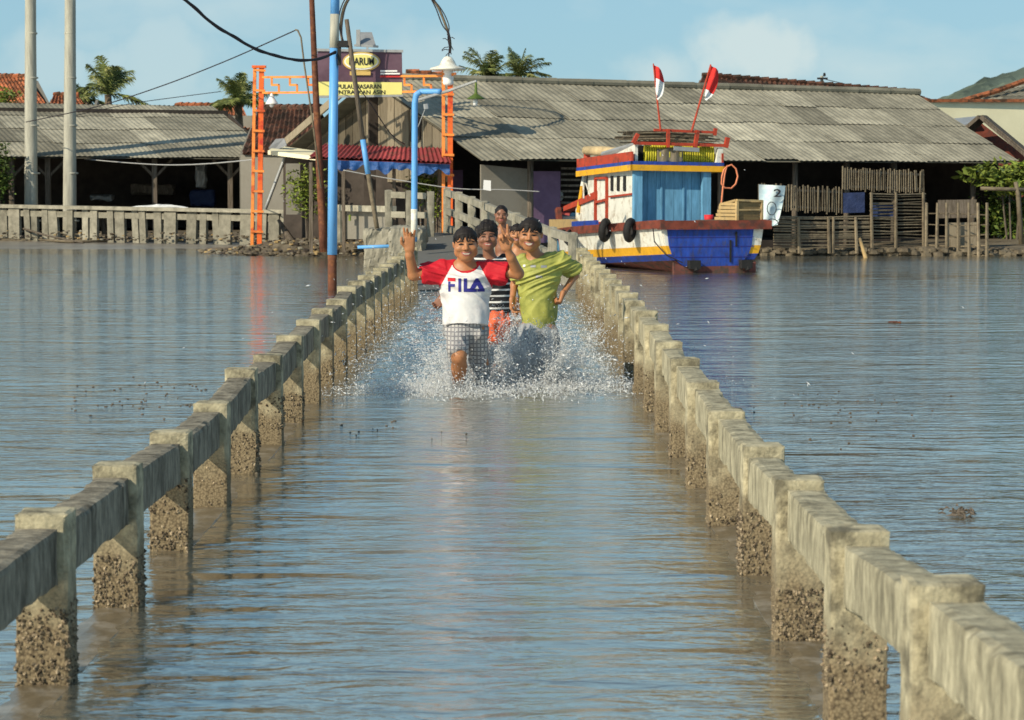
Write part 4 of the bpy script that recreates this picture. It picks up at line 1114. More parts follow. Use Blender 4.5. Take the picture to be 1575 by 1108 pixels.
# clutter in the left shed and on the coping
for (x0, x1, y0, y1, D, mm, nm, ct_, lab) in ((300, 316, 252, 290, 76.5, 'greymetal', 'hanging_cloth', 'cloth', 'pale cloth hanging in the dark left shed'), (200, 268, 284, 300, 77, 'wood', 'work_table', 'table', 'low table in the dark left shed behind its middle post'), (138, 172, 300, 309, 76, 'greymetal', 'tub', 'tub', 'grey tub in the left shed beside the second concrete pole'), (292, 330, 292, 318, 76.5, 'navytarp', 'covered_heap', 'heap', 'blue covered heap at the right end of the left shed')):
    mb = MB(); c_ = P((x0 + x1) / 2, (y0 + y1) / 2, D); sx_, sz_ = (x1 - x0) * D / FPX / 2, (y1 - y0) * D / FPX / 2
    mb.rough(lambda u, v, w: c_ + Vector((lerp(-sx_, sx_, u), lerp(0, .5, v), lerp(-sz_, sz_, w))), (8, 4, 6), .05, 4, .03); tag(mb.build(nm, M[mm]), lab, ct_)
mb = MB(); mb.rough(lambda u, v, w: P(lerp(200, 290, u), lerp(322, 315 + 4 * (2 * u - 1) ** 2, w), 68.4 + v * .4), (20, 3, 3), .03, 4, .02); tag(mb.build('folded_sheet', M['cloth_w']), 'long pale folded sheet laid on the coping of the slab fence', 'sheet')
palm('tall-fronded palm between the concrete poles and the orange tower', 166, 146, 98, 2.2, 15, 'frond', .9, None, 3)
palm('smaller sparse palm crown close to the second concrete pole', 132, 154, 104, 1.7, 9, 'frond', 1.3, None, 5)
palm('dense dark palm immediately left of the orange tower', 366, 158, 90, 1.55, 26, 'frond', .9, None, 8)
palm('feathery palm left of the pair behind the grey ridge', 752, 120, 96, 1.7, 16, 'frond', .8, None, 12)
palm('second palm of the pair behind the grey ridge, with one upright frond', 798, 116, 98, 1.5, 15, 'frond', .7, None, 21)

def bush(label, c, rad, n, m, ls_, name='bush', group=None, stems=5):
    c = Vector(c)
    root = thing(name, label, 'shrub', (c.x, c.y, .15), 0, group)
    mb = MB()
    for i in range(stems):
        t = Vector((random.uniform(-.6, .6) * rad[0], random.uniform(-.6, .6) * rad[1], random.uniform(-.2, .7) * rad[2]))
        mb.tube([(c.x + t.x * .2, c.y + t.y * .2, .1), c + t * .5 - Vector((0, 0, rad[2] * .3)), c + t], [.03, .02, .008], 5)
    mb.build('stem', M['wood'], root)
    mb = MB()
    cl = [(Vector((random.gauss(0, .5), random.gauss(0, .5), random.gauss(0, .5))), random.uniform(.6, 1.4)) for _ in range(14)]
    for i in range(n):
        k, tn = random.choice(cl)
        o = k * .8 + Vector((random.gauss(0, .3), random.gauss(0, .3), random.gauss(0, .3)))
        if o.length > 1.35: continue
        p = c + Vector((o.x * rad[0], o.y * rad[1], o.z * rad[2]))
        a = Vector((random.gauss(0, 1), random.gauss(0, 1), random.gauss(0, .6))).normalized(); b = a.cross(Vector((random.gauss(0, 1), random.gauss(0, 1), 1))).normalized()
        s_ = ls_ * random.uniform(.6, 1.3)
        mb.add([p - a * s_, p + b * s_ * .45, p + a * s_, p - b * s_ * .45], [(0, 1, 2, 3)], 0, tn * random.uniform(.7, 1.3))
    mb.build('foliage', M[m], root)
bush('dark green bush at the left edge in front of the left shed', P(-6, 268, 71), (.48, .4, .85), 1300, 'leaf', .07)
bush('yellow-flecked shrub in the shopfront right of the orange tower', P(474, 292, 60.2), (.5, .3, .55), 900, 'leafy', .06, 'shrub')
bush('leafy shrub beside the slim blue pole', P(652, 288, 57.3), (.38, .3, .42), 700, 'leafy', .06, 'shrub')
bush('small orange-green shrub against the right orange tower', P(670, 315, 57), (.16, .2, .4), 350, 'leafy', .05, 'shrub')
bush('long-leaved bright green plants overhanging the right edge', P(1560, 272, 61.5), (1.2, .6, .38), 1500, 'leafy', .13, 'shrub')
bush('dark shrubbery below the bright leaves at the right edge', P(1556, 330, 62.5), (1.0, .5, 1.0), 2200, 'leaf', .09, 'shrub')
bush('roadside green tuft on the left roof edge', P(8, 150, 95), (.7, .5, .35), 300, 'leafy', .1, 'shrub', stems=2)

# ================================================================ SECOND, SMALLER BLUE BOAT / WHITE SACKS behind railing
b2 = thing('moored_skiff', 'small pale blue skiff with faded pink canopy moored behind the big boat', 'boat', P(872, 345, 57.5))
def q2(x, y, d=0): return P(x, y, 57.5 + d)
mb = MB(); mb.slab([q2(838, 326), q2(876, 332, -.4), q2(884, 318, 1), q2(846, 308, 1)], .05, Vector((0, 0, 1))); mb.build('canopy', M['redroof'], b2)
mb = MB(); mb.slab([q2(846, 376), q2(900, 376), q2(906, 326, 0), q2(846, 330)], .7, Vector((0, 1, 0))); mb.build('cabin', M['cabinblue'], b2)
mb = MB(); mb.slab([q2(863, 360, -.03), q2(884, 360, -.03), q2(886, 333, -.03), q2(866, 333, -.03)], .03, Vector((0, -1, 0))); mb.build('cloth_screen', M['greymetal'], b2)
mb = MB()
mb.slab([q2(884, 352, -.06), q2(902, 352, -.06), q2(905, 322, -.06), q2(886, 324, -.06)], .04, Vector((0, -1, 0))); mb.build('door', M['wood'], b2)
mb = MB(); mb.slab([q2(836, 388, -.2), q2(905, 388, -.4), q2(908, 372, -.6), q2(832, 370, -.3)], 1.1, Vector((0, 1, 0))); mb.build('hull', M['cabinblue'], b2)
mb = MB(); mb.ball(q2(845, 300, 2.5), (.16, .14, .24), 10, 0, .12); a = mb.build('sack', M['cloth_w']); tag(a, 'taller white sack perched on the far railing corner', 'sack')
mb = MB(); mb.ball(q2(860, 302, 2.5), (.10, .12, .16), 10, 0, .12); a = mb.build('sack', M['cloth_w']); tag(a, 'smaller white sack beside the taller white one', 'sack')
mb = MB(); mb.slab([P(743, 292, 53), P(755, 294, 53), P(755, 278, 53), P(744, 277, 53)], .01, Vector((0, 1, 0))); tag(mb.build('paper_notice', M['whitep']), 'small white notice hanging above the lattice railing', 'notice')
# ================================================================ FISHING BOAT (local: x to starboard, y to the bow)
TH = R(18)
bt = thing('fishing_boat', 'blue, white and yellow wooden fishing boat seen from its blue stern', 'boat', (3.87, 46.6, 0), TH)
def BL(x, y, z): return Vector((x, y, z))
def sheer(y): return .985 - .045 * y + (.035 * max(0, y - 6) ** 1.5)
def half(y):
    t = y / 8.8
    return max(.04, 1.06 + .25 * math.sin(min(1, t * 1.6) * math.pi / 2) - 1.31 * max(0, (t - .45) / .55) ** 1.8)
LV = [0.0, .28, .5, .62, .80, 1.0]      # keel .. sheer
def section(y):
    h, s_ = half(y), sheer(y)
    kz = -.35 + .25 * max(0, (y - 6) / 2.8) ** 2
    dz = -.045 * y
    zs = [kz, .10 + dz * .3, .24 + dz, .36 + dz, .52 + dz, s_]
    ws = [.12, .62, .80, .88, .93, 1.0]
    fl = min(1, y / 8.8)
    return [(h * w * (1 - .35 * fl * (1 - w)), z) for w, z in zip(ws, zs)]
NB = 26; YS = [8.8 * i / NB for i in range(NB + 1)]
SEC = [section(y) for y in YS]
def strake(name, l, mm, side):
    mb = MB(); vs = []; fs = []
    for i, y in enumerate(YS):
        for lv in (l, l + 1):
            w, z = SEC[i][lv]
            for k in range(1):
                vs.append(BL(side * w, y, z))
    for i in range(NB):
        a = i * 2; fs.append((a, a + 2, a + 3, a + 1))
    # inner skin gives thickness
    n = len(vs); vs += [v - Vector((side * .05, 0, 0)) for v in vs[:n]]
    fs += [tuple(q + n for q in f[::-1]) for f in fs]
    fs += [(0, 1, n + 1, n)]
    fs += [(i * 2 + 1, i * 2 + 3, n + i * 2 + 3, n + i * 2 + 1) for i in range(NB)]
    mb.add(vs, fs); return mb.build(name, M[mm], bt, local=True)
for sd in (-1, 1):
    strake('bottom_plank', 0, 'antifoul', sd); strake('bottom_plank', 1, 'antifoul', sd)
    strake('blue_band', 2, 'boatblue', sd); strake('yellow_band', 3, 'yellow', sd); strake('white_topside', 4, 'white', sd)
# transom: blue panel inset, stripes at the quarters
s0 = SEC[0]
mb = MB()
out_ = [(-w, z) for w, z in s0[1:]][::-1] + [(w, z) for w, z in s0[1:]]
inn_ = [(x * .90, z) for x, z in out_]
panel = [BL(x * .915, -.03, z) for x, z in out_ if z > .0]
poly = [BL(-s0[5][0] * .93, -.04, s0[5][1]), BL(-s0[4][0] * .94, -.04, s0[4][1]), BL(-s0[3][0] * .93, -.04, s0[3][1]), BL(-s0[2][0] * .88, -.04, s0[2][1] - .02), BL(-.62, -.04, .09),
        BL(.62, -.04, .09), BL(s0[2][0] * .72, -.04, s0[2][1] - .02), BL(s0[3][0] * .77, -.04, s0[3][1]), BL(s0[4][0] * .79, -.04, s0[4][1]), BL(s0[5][0] * .79, -.04, s0[5][1])]
mb.slab(poly, .06, Vector((0, 1, 0))); tr_ = mb.build('transom', M['boatblue'], bt, local=True)
def quarter(l, mm):
    for sd in (-1, 1):
        mb = MB()
        (w0, z0), (w1, z1) = s0[l], s0[l + 1]
        mb.slab([BL(sd * w0 * .70, -.02, z0), BL(sd * w0, 0, z0), BL(sd * w1, 0, z1), BL(sd * w1 * .72, -.02, z1)], .04, Vector((0, 1, 0)))
        mb.build('quarter_stripe', M[mm], bt, local=True)
quarter(2, 'boatblue'); quarter(3, 'yellow'); quarter(4, 'white')
mb = MB(); mb.slab([BL(-.84, -.055, -.05), BL(-.55, -.055, -.3), BL(.55, -.055, -.3), BL(.86, -.055, -.05), BL(.86, -.055, .20), BL(.70, -.055, .13), BL(-.62, -.055, .12), BL(-.84, -.055, .20)], .07, Vector((0, 1, 0)))
mb.build('transom_foot', M['antifoul'], bt, local=True)
for x in (-.45, .62):
    mb = MB(); mb.box(BL(x, -.12, .16), (.22, .16, .16)); mb.tube([BL(x, -.12, .2), BL(x + .03, -.16, .05)], .06, 8); mb.build('exhaust_block', M['black'], tr_, local=True)
for x, z0, z1 in ((.33, .2, .62), (.45, .5, .78)):
    mb = MB(); mb.beam(BL(x, -.055, z0), BL(x, -.055, z1), .035, .02); mb.build('drain_slot', M['black'], tr_, local=True)
for z in (.30, .50, .68):
    mb = MB(); mb.beam(BL(-.93, -.046, z), BL(.82, -.046, z), .006, .012, up=(0, 0, 1)); mb.build('plank_seam', M['navy'], tr_, local=True)
# gunwale
mb = MB(); mb.beam(BL(-1.14, -.04, .915), BL(1.16, -.04, .915), .18, .17); mb.build('stern_rail', M['brown'], bt, local=True)
for sd in (-1, 1):
    mb = MB(); vs = []; fs = []
    for i, y in enumerate(YS):
        w, z = SEC[i][5]; w *= sd
        vs += [BL(w - .05, y, z - .13), BL(w + .05, y, z - .13), BL(w + .05, y, z + .03), BL(w - .05, y, z + .03)]
    for i in range(NB):
        a = i * 4
        for k in range(4): fs.append((a + k, a + (k + 1) % 4, a + 4 + (k + 1) % 4, a + 4 + k))
    fs += [(3, 2, 1, 0), tuple(NB * 4 + k for k in range(4))]
    mb.add(vs, fs); mb.build('gunwale', M['brown'], bt, local=True)
mb = MB(); vs = []; fs = []
for i, y in enumerate(YS):
    w, z = SEC[i][5]; vs += [BL(-w + .04, y, z - .12), BL(w - .04, y, z - .12)]
for i in range(NB): a = i * 2; fs.append((a, a + 1, a + 3, a + 2))
mb.add(vs, fs); mb.build('deck', M['wood'], bt, local=True)
mb = MB(); mb.beam(BL(0, 8.6, -.3), BL(0, 9.15, 1.15), .10, .16); mb.build('stem_post', M['brown'], bt, local=True)
# tan bow plank and blue strip seen ahead of cabin
mb = MB(); mb.beam(BL(-1.05, 5.0, sheer(5) + .10), BL(-.80, 7.3, sheer(7) + .12), .08, .20); mb.build('wash_board', M['crate'], bt, local=True)
mb = MB(); mb.beam(BL(-1.14, 3.4, sheer(3.4) + .08), BL(-1.10, 5.0, sheer(5) + .10), .06, .10); mb.build('blue_strip', M['boatblue'], bt, local=True)

# cabin
CX0, CX1, CY0, CY1 = -.95, .62, 1.75, 4.5
zf = .80
def roofz(y): return 2.03 - .035 * (y - 1.75)
mb = MB()
mb.slab([BL(CX0, CY0, zf), BL(CX0, CY1, zf - .05), BL(CX0, CY1, roofz(CY1)), BL(CX0, CY0, roofz(CY0))], .05, Vector((1, 0, 0)))
mb.slab([BL(CX0, CY1, zf - .05), BL(CX0, CY1 + .75, zf - .1), BL(CX0, CY1 + .75, 1.28), BL(CX0, CY1, 1.45)], .05, Vector((1, 0, 0)))
side_ = mb.build('cabin_side', M['white'], bt, local=True)
mb = MB()
mb.slab([BL(CX1, CY0, zf), BL(CX1, CY1, zf - .05), BL(CX1, CY1, roofz(CY1)), BL(CX1, CY0, roofz(CY0))], .05, Vector((-1, 0, 0)))
mb.slab([BL(CX0, CY1, zf), BL(CX1, CY1, zf), BL(CX1, CY1, roofz(CY1)), BL(CX0, CY1, roofz(CY1))], .05, Vector((0, -1, 0)))
mb.build('cabin_side', M['white'], bt, local=True)
for i in range(7):    # recessed rear wall of upright boards
    x0 = lerp(CX0 + .12, CX1 - .12, i / 7); x1 = lerp(CX0 + .12, CX1 - .12, (i + .96) / 7)
    mb = MB(); mb.slab([BL(x0, CY0 + .12, zf), BL(x1, CY0 + .12, zf), BL(x1, CY0 + .12, roofz(CY0)), BL(x0, CY0 + .12, roofz(CY0))], .03, Vector((0, 1, 0))); mb.build('rear_board', M['cabinblue'], bt, local=True)
mb = MB(); mb.slab([BL(CX0 + .1, CY0 + .16, zf), BL(CX1 - .1, CY0 + .16, zf), BL(CX1 - .1, CY0 + .16, 2), BL(CX0 + .1, CY0 + .16, 2)], .03, Vector((0, 1, 0))); mb.build('rear_lining', M['navy'], bt, local=True)
for x in (-.35, .12):
    mb = MB(); mb.beam(BL(x, CY0 + .10, zf), BL(x, CY0 + .10, 1.98), .035, .02); mb.build('door_batten', M['cabinblue'], bt, local=True)
for (x, w) in ((CX0 + .05, .17), (CX1 - .06, .17)):
    mb = MB(); mb.beam(BL(x, CY0 + .0, zf), BL(x, CY0 + .0, roofz(CY0)), w, .12, up=(0, 1, 0)); mb.build('corner_post', M['cabinblue'], bt, local=True)
mb = MB(); mb.beam(BL(CX0, CY0 + .1, zf + .03), BL(CX1, CY0 + .1, zf + .03), .14, .07); mb.build('threshold', M['boatblue'], bt, local=True)
mb = MB(); mb.beam(BL(-.15, CY0 + .18, .93), BL(.45, CY0 + .18, .91), .03, .035); mb.build('tiller', M['black'], bt, local=True)
# door on the white side
yd0, yd1, zd0, zd1 = 3.28, 3.95, .90, 1.82
mb = MB()
for a, b in (((yd0, zd0), (yd0, zd1)), ((yd1, zd0), (yd1, zd1)), ((yd0, zd0), (yd1, zd0)), ((yd0, zd1), (yd1, zd1)), ((yd0, 1.38), (yd1, 1.32))):
    mb.beam(BL(CX0 - .03, *a), BL(CX0 - .03, *b), .05, .05)
mb.build('side_door', M['red'], side_, local=True)
for y in (2.30, 2.66, 3.02):
    mb = MB(); mb.beam(BL(CX0 - .012, y, 1.56), BL(CX0 - .012, y, 1.86), .02, .13, up=(0, 1, 0)); mb.build('window_slot', M['black'], side_, local=True)
mb = MB(); mb.beam(BL(CX0 - .03, 1.85, 1.50), BL(CX0 - .03, 3.12, 1.44), .04, .035); mb.build('rubbing_strip', M['red'], side_, local=True)
mb = MB(); mb.slab([BL(CX0 - .05, 3.9, 1.40), BL(CX0 - .05, 5.9, 1.12), BL(CX0 - .05, 5.9, 1.22), BL(CX0 - .05, 3.9, 1.55)], .7, Vector((1, 0, 0))); mb.build('fore_roof', M['red'], bt, local=True)
# fascia bands round the roof
ov = .12
def band(z0, z1, mm, o, name='fascia', rear=True, front=0.0):
    mb = MB()
    yb, yf = CY0 - .12, CY1 + .35
    P4 = lambda z: [BL(CX0 - ov - o, yf, z + roofz(yf)), BL(CX0 - ov - o, yb - o, z + roofz(yb)), BL(CX1 + ov + .15 + o, yb - o, z + roofz(yb) - .03), BL(CX1 + ov + .15 + o, yf, z + roofz(yf))]
    a, b = P4(z0), P4(z1)
    for i in ((0, 1), (1, 2), (2, 3)) if rear else ((0, 1), (2, 3)):
        nr = (0, 0, 1)
        d = (a[i[1]] - a[i[0]]).cross(Vector((0, 0, 1))).normalized()
        mb.slab([a[i[0]], a[i[1]], b[i[1]], b[i[0]]], .04, -d)
    mb.build(name, M[mm], bt, local=True)
band(-.07, .045, 'yellow', .02); band(.047, .115, 'boatblue', .01); band(.117, .30, 'red', 0.0, rear=False)
mb = MB(); mb.slab([BL(CX0 - ov, CY0 - .1, 2.0), BL(CX1 + ov + .15, CY0 - .1, 1.98), BL(CX1 + ov + .15, CY1 + .35, 1.9), BL(CX0 - ov, CY1 + .35, 1.9)], .06, Vector((0, 0, 1))); roof_ = mb.build('cabin_roof', M['cabinblue'], bt, local=True)
# roof box: white wedge side, dark rack with yellow rope coils
mb = MB(); mb.slab([BL(CX0 - .02, CY0 - .05, 2.12), BL(CX0 - .02, CY0 + 2.0, 2.12), BL(CX0 - .02, CY0 + 1.2, 2.28), BL(CX0 - .02, CY0 - .05, 2.48)], .06, Vector((1, 0, 0)))
mb.slab([BL(CX1 + .12, CY0 - .1, 2.1), BL(CX1 + .26, CY0 - .1, 2.1), BL(CX1 + .26, CY0 - .1, 2.42), BL(CX1 + .16, CY0 - .1, 2.42)], .1, Vector((0, 1, 0)))
mb.build('roof_box', M['white'], bt, local=True)
mb = MB(); mb.slab([BL(CX0 + .05, CY0 + .25, 2.1), BL(CX1 + .12, CY0 + .25, 2.1), BL(CX1 + .12, CY0 + .25, 2.44), BL(CX0 + .05, CY0 + .25, 2.46)], .06, Vector((0, 1, 0))); mb.build('rack_back', M['black'], bt, local=True)
mb = MB(); mb.tube([BL(CX0 + .06, CY0 + 2.0, 2.30), BL(CX0 + .12, CY0 + 1.3, 2.38), BL(CX0 + .3, CY0 + .5, 2.5)], .06, 6); mb.build('tarred_roll', M['greymetal'], bt, local=True)
for (a, b, w) in ((BL(CX0 - .06, CY0 - .1, 2.50), BL(CX1 + .36, CY0 - .1, 2.46), .06), (BL(CX0 + .36, CY0 - .1, 2.76), BL(CX1 + .08, CY0 - .1, 2.72), .05), (BL(CX0 - .08, CY0 - .1, 2.5), BL(CX0 + .02, CY0 - .1, 2.68), .07),
                  (BL(CX1 + .32, CY0 - .1, 2.42), BL(CX1 + .36, CY0 - .1, 2.62), .08), (BL(-.30, CY0 - .12, 2.42), BL(-.30, CY0 - .12, 2.78), .06), (BL(.27, CY0 - .12, 2.42), BL(.33, CY0 - .12, 2.76), .07), (BL(CX1 + .08, CY0 - .1, 2.66), BL(CX1 + .10, CY0 - .1, 2.80), .06)):
    mb = MB(); mb.beam(a, b, w, w); mb.build('roof_rail', M['red'], roof_, local=True)
mb = MB(); mb.beam(BL(-.20, CY0 - .17, 2.40), BL(.34, CY0 - .17, 2.37), .03, .08); mb.build('grey_board', M['greymetal'], bt, local=True)
# wood bundle on the roof: sticks
mb = MB()
for i in range(46):
    y = CY0 + random.uniform(0, 1.1); z = random.uniform(2.52, 2.74)
    x0 = CX0 + random.uniform(-.05, .3); x1 = CX1 + random.uniform(-.5, .32)
    mb.tube([BL(x0, y, z), BL((x0 + x1) / 2, y + .02, z + .015), BL(x1, y, z - .03)], random.uniform(.008, .018), 5, tone=random.uniform(.5, 1.6))
o = mb.build('stick_bundle', M['bamboo'], None, local=True); o.location = bt.location; o.rotation_euler = bt.rotation_euler
tag(o, 'bundle of long sticks stacked on the roof of the fishing boat', 'sticks')
mb = MB()
for i in range(30):
    x = lerp(CX0 + .24, CX1 + .10, i / 29)
    pts = []
    for k in range(15):
        a = math.pi * 2 * k / 14
        pts.append(BL(x + .015 * math.sin(a), CY0 + .06 + .09 * math.sin(a), 2.28 + (.172 + random.uniform(-.008, .008)) * math.cos(a)))
    mb.tube(pts, .023, 6)
o = mb.build('rope_coil', M['yrope'], None, local=True, smooth=True); o.location = bt.location; o.rotation_euler = bt.rotation_euler
tag(o, 'long yellow rope coil slung under the roof rail of the fishing boat', 'rope')
mb = MB(); vs = []; fs = []
for i in range(13):
    for j in range(7):
        vs.append(BL(-.50 + i * .045, CY0 - .06 + .02 * math.sin(i * 1.3), 2.40 - j * .05 - .02 * math.sin(i * .9)))
for i in range(12):
    for j in range(6): a = i * 7 + j; fs.append((a, a + 1, a + 8, a + 7))
mb.add(vs, fs); o = mb.build('rag', M['plank'], None, local=True, smooth=True); o.location = bt.location; o.rotation_euler = bt.rotation_euler
o.modifiers.new('thickness', 'SOLIDIFY').thickness = .01
tag(o, 'grey-brown rag hung over the yellow rope coil', 'rag')
# mast with sail roll and stays
mb = MB(); mb.tube([BL(-.98, 5.0, 1.1), BL(-.92, 4.9, 1.65)], .05, 8); mb.build('mast_foot', M['yellow'], bt, local=True)
mb = MB(); mb.tube([BL(-.92, 4.9, 1.65), BL(-.84, 4.9, 2.02)], .05, 8); mb.build('mast', M['white'], bt, local=True)
mb = MB(); mb.tube([BL(-.84, 4.9, 2.02), BL(-.82, 4.9, 2.35)], .07, 8); mb.build('mast_head', M['red'], bt, local=True)
mb = MB(); mb.tube([BL(-.88, 4.85, 2.40), BL(-.7, 4.2, 2.37), BL(-.62, 3.6, 2.33), BL(-.6, 3.0, 2.28)], [.09, .11, .11, .08], 10)
o = mb.build('sail_roll', M['canvas'], None, local=True, smooth=True); o.location = bt.location; o.rotation_euler = bt.rotation_euler
tag(o, 'rolled tan canvas resting between the mast and roof of the fishing boat', 'canvas roll')
mb = MB()
for i in range(9): mb.ball(BL(-.78 + random.uniform(-.1, .2), lerp(2.9, 4.6, i / 8), 2.17 + random.uniform(-.03, .05)), (.14, .16, .10), 8, 0, .2)
o = mb.build('white_net', M['cloth_w'], None, local=True); o.location = bt.location; o.rotation_euler = bt.rotation_euler
tag(o, 'heap of white netting on the cabin roof below the canvas roll', 'net')
mb = MB(); mb.tube([BL(-.86, 4.9, 1.75), BL(-1.0, 4.2, 1.45)], .018, 5); mb.tube([BL(-.9, 4.9, 1.7), BL(-1.02, 4.55, 1.4)], .018, 5); mb.build('stay', M['white'], bt, local=True)
# hose loop, cup, crate, ropes
def on_boat(mb, name, m, label, cat, smooth=True, group=None):
    o = mb.build(name, m, None, local=True, smooth=smooth); o.location = bt.location; o.rotation_euler = bt.rotation_euler
    return tag(o, label, cat, group)
mb = MB(); hp = [(.92, 2.06), (.84, 1.98), (.80, 1.85), (.79, 1.70), (.86, 1.62), (1.0, 1.61), (1.10, 1.70), (1.14, 1.85), (1.10, 2.0), (1.0, 2.08), (.90, 2.04), (.86, 1.9), (.82, 1.6), (.78, 1.2), (.74, .98)]
mb.tube([BL(x - .0, 1.5, z) for x, z in hp], .018, 6); on_boat(mb, 'hose_loop', M['hose'], 'orange hose looped at the right edge of the boat cabin', 'hose')
mb = MB(); mb.lathe(BL(.46, 1.35, .92), [(0, 0), (.085, 0), (.095, .17), (.08, .17), (.07, .02)], 12); on_boat(mb, 'red_pot', M['inkred'], 'small red pot on the stern deck below the cabin corner post', 'pot')
cr_ = thing('wooden_crate', 'open slatted wooden crate on the right of the boat stern', 'crate', (0, 0, 0), 0)
cr_.location = Matrix.Rotation(TH, 3, 'Z') @ Vector((.72, .30, 1.0)) + bt.location; cr_.rotation_euler = (0, 0, TH + R(14))
for i in range(6):
    mb = MB(); mb.beam((-.28, -.20, .03 + i * .058), (.30, -.20, .03 + i * .058), .02, .056, tone=random.uniform(.5, .8)); mb.build('slat', M['crate'], cr_, local=True)
for i in range(5):
    mb = MB(); z = .03 + i * .07; f = 1 - .5 * i / 5
    mb.beam((-.30, -.20, z), (-.30 - .02, .45 * f, z), .02, .055, tone=1.2); mb.build('slat', M['crate'], cr_, local=True)
for x, y in ((-.29, -.215), (.31, -.215), (-.29, .3), (.31, .3)):
    mb = MB(); mb.beam((x, y, 0), (x, y, .38 if y < 0 else .3), .05, .05, tone=1.35); mb.build('corner_batten', M['crate'], cr_, local=True)
mb = MB(); mb.beam((-.3, -.22, .385), (.32, -.22, .37), .05, .04, tone=1.3); mb.beam((-.3, .3, .3), (.32, .3, .3), .05, .04); mb.beam((-.3, -.2, .385), (-.3, .3, .3), .04, .04); mb.beam((.31, -.2, .37), (.31, .3, .3), .04, .04)
mb.beam((-.28, -.225, .2), (.30, -.225, .2), .02, .03, tone=1.3)
mb.build('top_frame', M['crate'], cr_, local=True)
mb = MB(); mb.slab([(-.28, -.18, .01), (.29, -.18, .01), (.29, .3, .01), (-.28, .3, .01)], .02); mb.slab([(-.28, .29, .02), (.3, .29, .02), (.3, .29, .29), (-.28, .29, .29)], .02); mb.build('bottom_board', M['crate'], cr_, local=True)
mb = MB(); mb.beam(BL(.9, .5, 1.0), BL(-.0, .9, .98), .5, .03); mb.build('stern_deck', M['wood'], bt, local=True)
# flags
def flag(x, zb, top, lean, lab, wx, sp=.5):
    f = thing('flag', lab, 'flag', Matrix.Rotation(TH, 3, 'Z') @ Vector((x, CY0 - .12, zb)) + bt.location, TH, 'red and white flags on the boat roof')
    mb = MB(); mb.tube([(0, 0, 0), (lean * .5, 0, top * .5), (lean, 0, top)], [.022, .02, .014], 6); mb.build('staff', M['red'], f, local=True)
    for (v0, v1, mm, nm) in ((0, sp, 'cloth_r', 'red_half'), (sp, 1, 'cloth_w', 'white_half')):
        mb = MB(); vs = []; fs = []
        for i in range(9):
            for j in range(9):
                u, v = i / 8, lerp(v0, v1, j / 8)
                drop = .60 * v; wdt = wx * (.18 + .82 * math.sin(math.pi * min(1, .25 + v * .72)) ** .8) * (1 if v < .86 else (1 - v) / .14 * .7 + .3)
                fx = u * wdt * (1 if wx > 0 else 1)
                vs.append((lean * (1 - drop / top * .75) + fx + .0, -.03 + .035 * math.sin(u * 8 + v * 3), top - .02 - drop - u * .10))
        for i in range(8):
            for j in range(8): a = i * 9 + j; fs.append((a, a + 1, a + 10, a + 9))
        mb.add(vs, fs); o = mb.build(nm, M[mm], f, local=True, smooth=True); o.modifiers.new('thickness', 'SOLIDIFY').thickness = .006
flag(-.46, 2.76, 1.30, -.16, 'left of the two red and white flags, hanging mostly white', .2, .42)
flag(.20, 2.74, 1.32, .40, 'right of the two red and white flags, hanging mostly red', .2, .78)
# tyres
def tyre(y, z, lab):
    mb = MB(); vs = []; fs = []; n, k = 28, 10
    for i in range(n):
        a = 2 * math.pi * i / n
        for j in range(k):
            b = 2 * math.pi * j / k
            rr = .17 + .065 * math.cos(b); tx = .075 * math.sin(b)
            rr += (.006 if (i % 2 and math.cos(b) > .5) else 0)
            vs.append((tx, rr * math.cos(a) * .95, rr * math.sin(a) * 1.02))
    for i in range(n):
        for j in range(k): fs.append((i * k + j, ((i + 1) % n) * k + j, ((i + 1) % n) * k + (j + 1) % k, i * k + (j + 1) % k))
    mb.add(vs, fs); o = mb.build('tyre_fender', M['black'], None, local=True, smooth=True)
    o.location = Matrix.Rotation(TH, 3, 'Z') @ Vector((-half(y) - .14, y, z)) + bt.location; o.rotation_euler = (0, R(6), TH + R(-42))
    return tag(o, lab, 'tyre', 'black tyre fenders on the boat side')
tyre(1.15, .80, 'black tyre fender nearer the blue stern, hung on the brown gunwale')
tyre(2.35, .78, 'black tyre fender farther from the stern, below the white door')
mb = MB(); mb.tube([BL(-1.17, .2, .85), BL(-1.18, .1, .6), BL(-1.02, -.1, .35), BL(-.7, -.15, .2)], .012, 5); mb.build('mooring_rope', M['wire'], bt, local=True)
mb = MB(); mb.tube([P(895, 352, 53), P(880, 352, 51), P(873, 358, 50), P(870, 372, 48), P(880, 382, 46)], .03, 6); mb.ball(P(866, 358, 50), .07, 8); tag(mb.build('anchor_hook', M['black'], None, smooth=True), 'black iron hook and knot beside the green-shirted child', 'hook')
# ================================================================ PEOPLE: distance fields turned into one continuous surface
def V3(p): return np.array([p[0], p[1], p[2]], dtype=np.float64)
class Field:
    def __init__(s): s.p = []; s.sub = []
    def cone(s, a, b, ra, rb, k=.02): s.p.append(('c', V3(a), V3(b), ra, rb, k)); return s
    def ell(s, c, r, rot=None, k=.02): s.p.append(('e', V3(c), np.array(r, float), None if rot is None else np.array(rot), None, k)); return s
    def tub(s, a, b, ra, rb, k=.02, rot=None):   # elliptical tapered tube (rx, ry at each end) with flat ends
        s.p.append(('t', V3(a), V3(b), ra, rb, k)); return s
    def cut_ell(s, c, r, rot=None, k=.006): s.sub.append((V3(c), np.array(r, float), None if rot is None else np.array(rot), k)); return s
    def cut_plane(s, p, n): s.sub.append(('pl', V3(p), V3(n), 0)); return s
def d_ell(X, c, r, rot):
    q = X - c
    if rot is not None: q = q @ rot
    k0 = np.sqrt(((q / r) ** 2).sum(-1)); k1 = np.sqrt(((q / (r * r)) ** 2).sum(-1)) + 1e-9
    return k0 * (k0 - 1) / k1
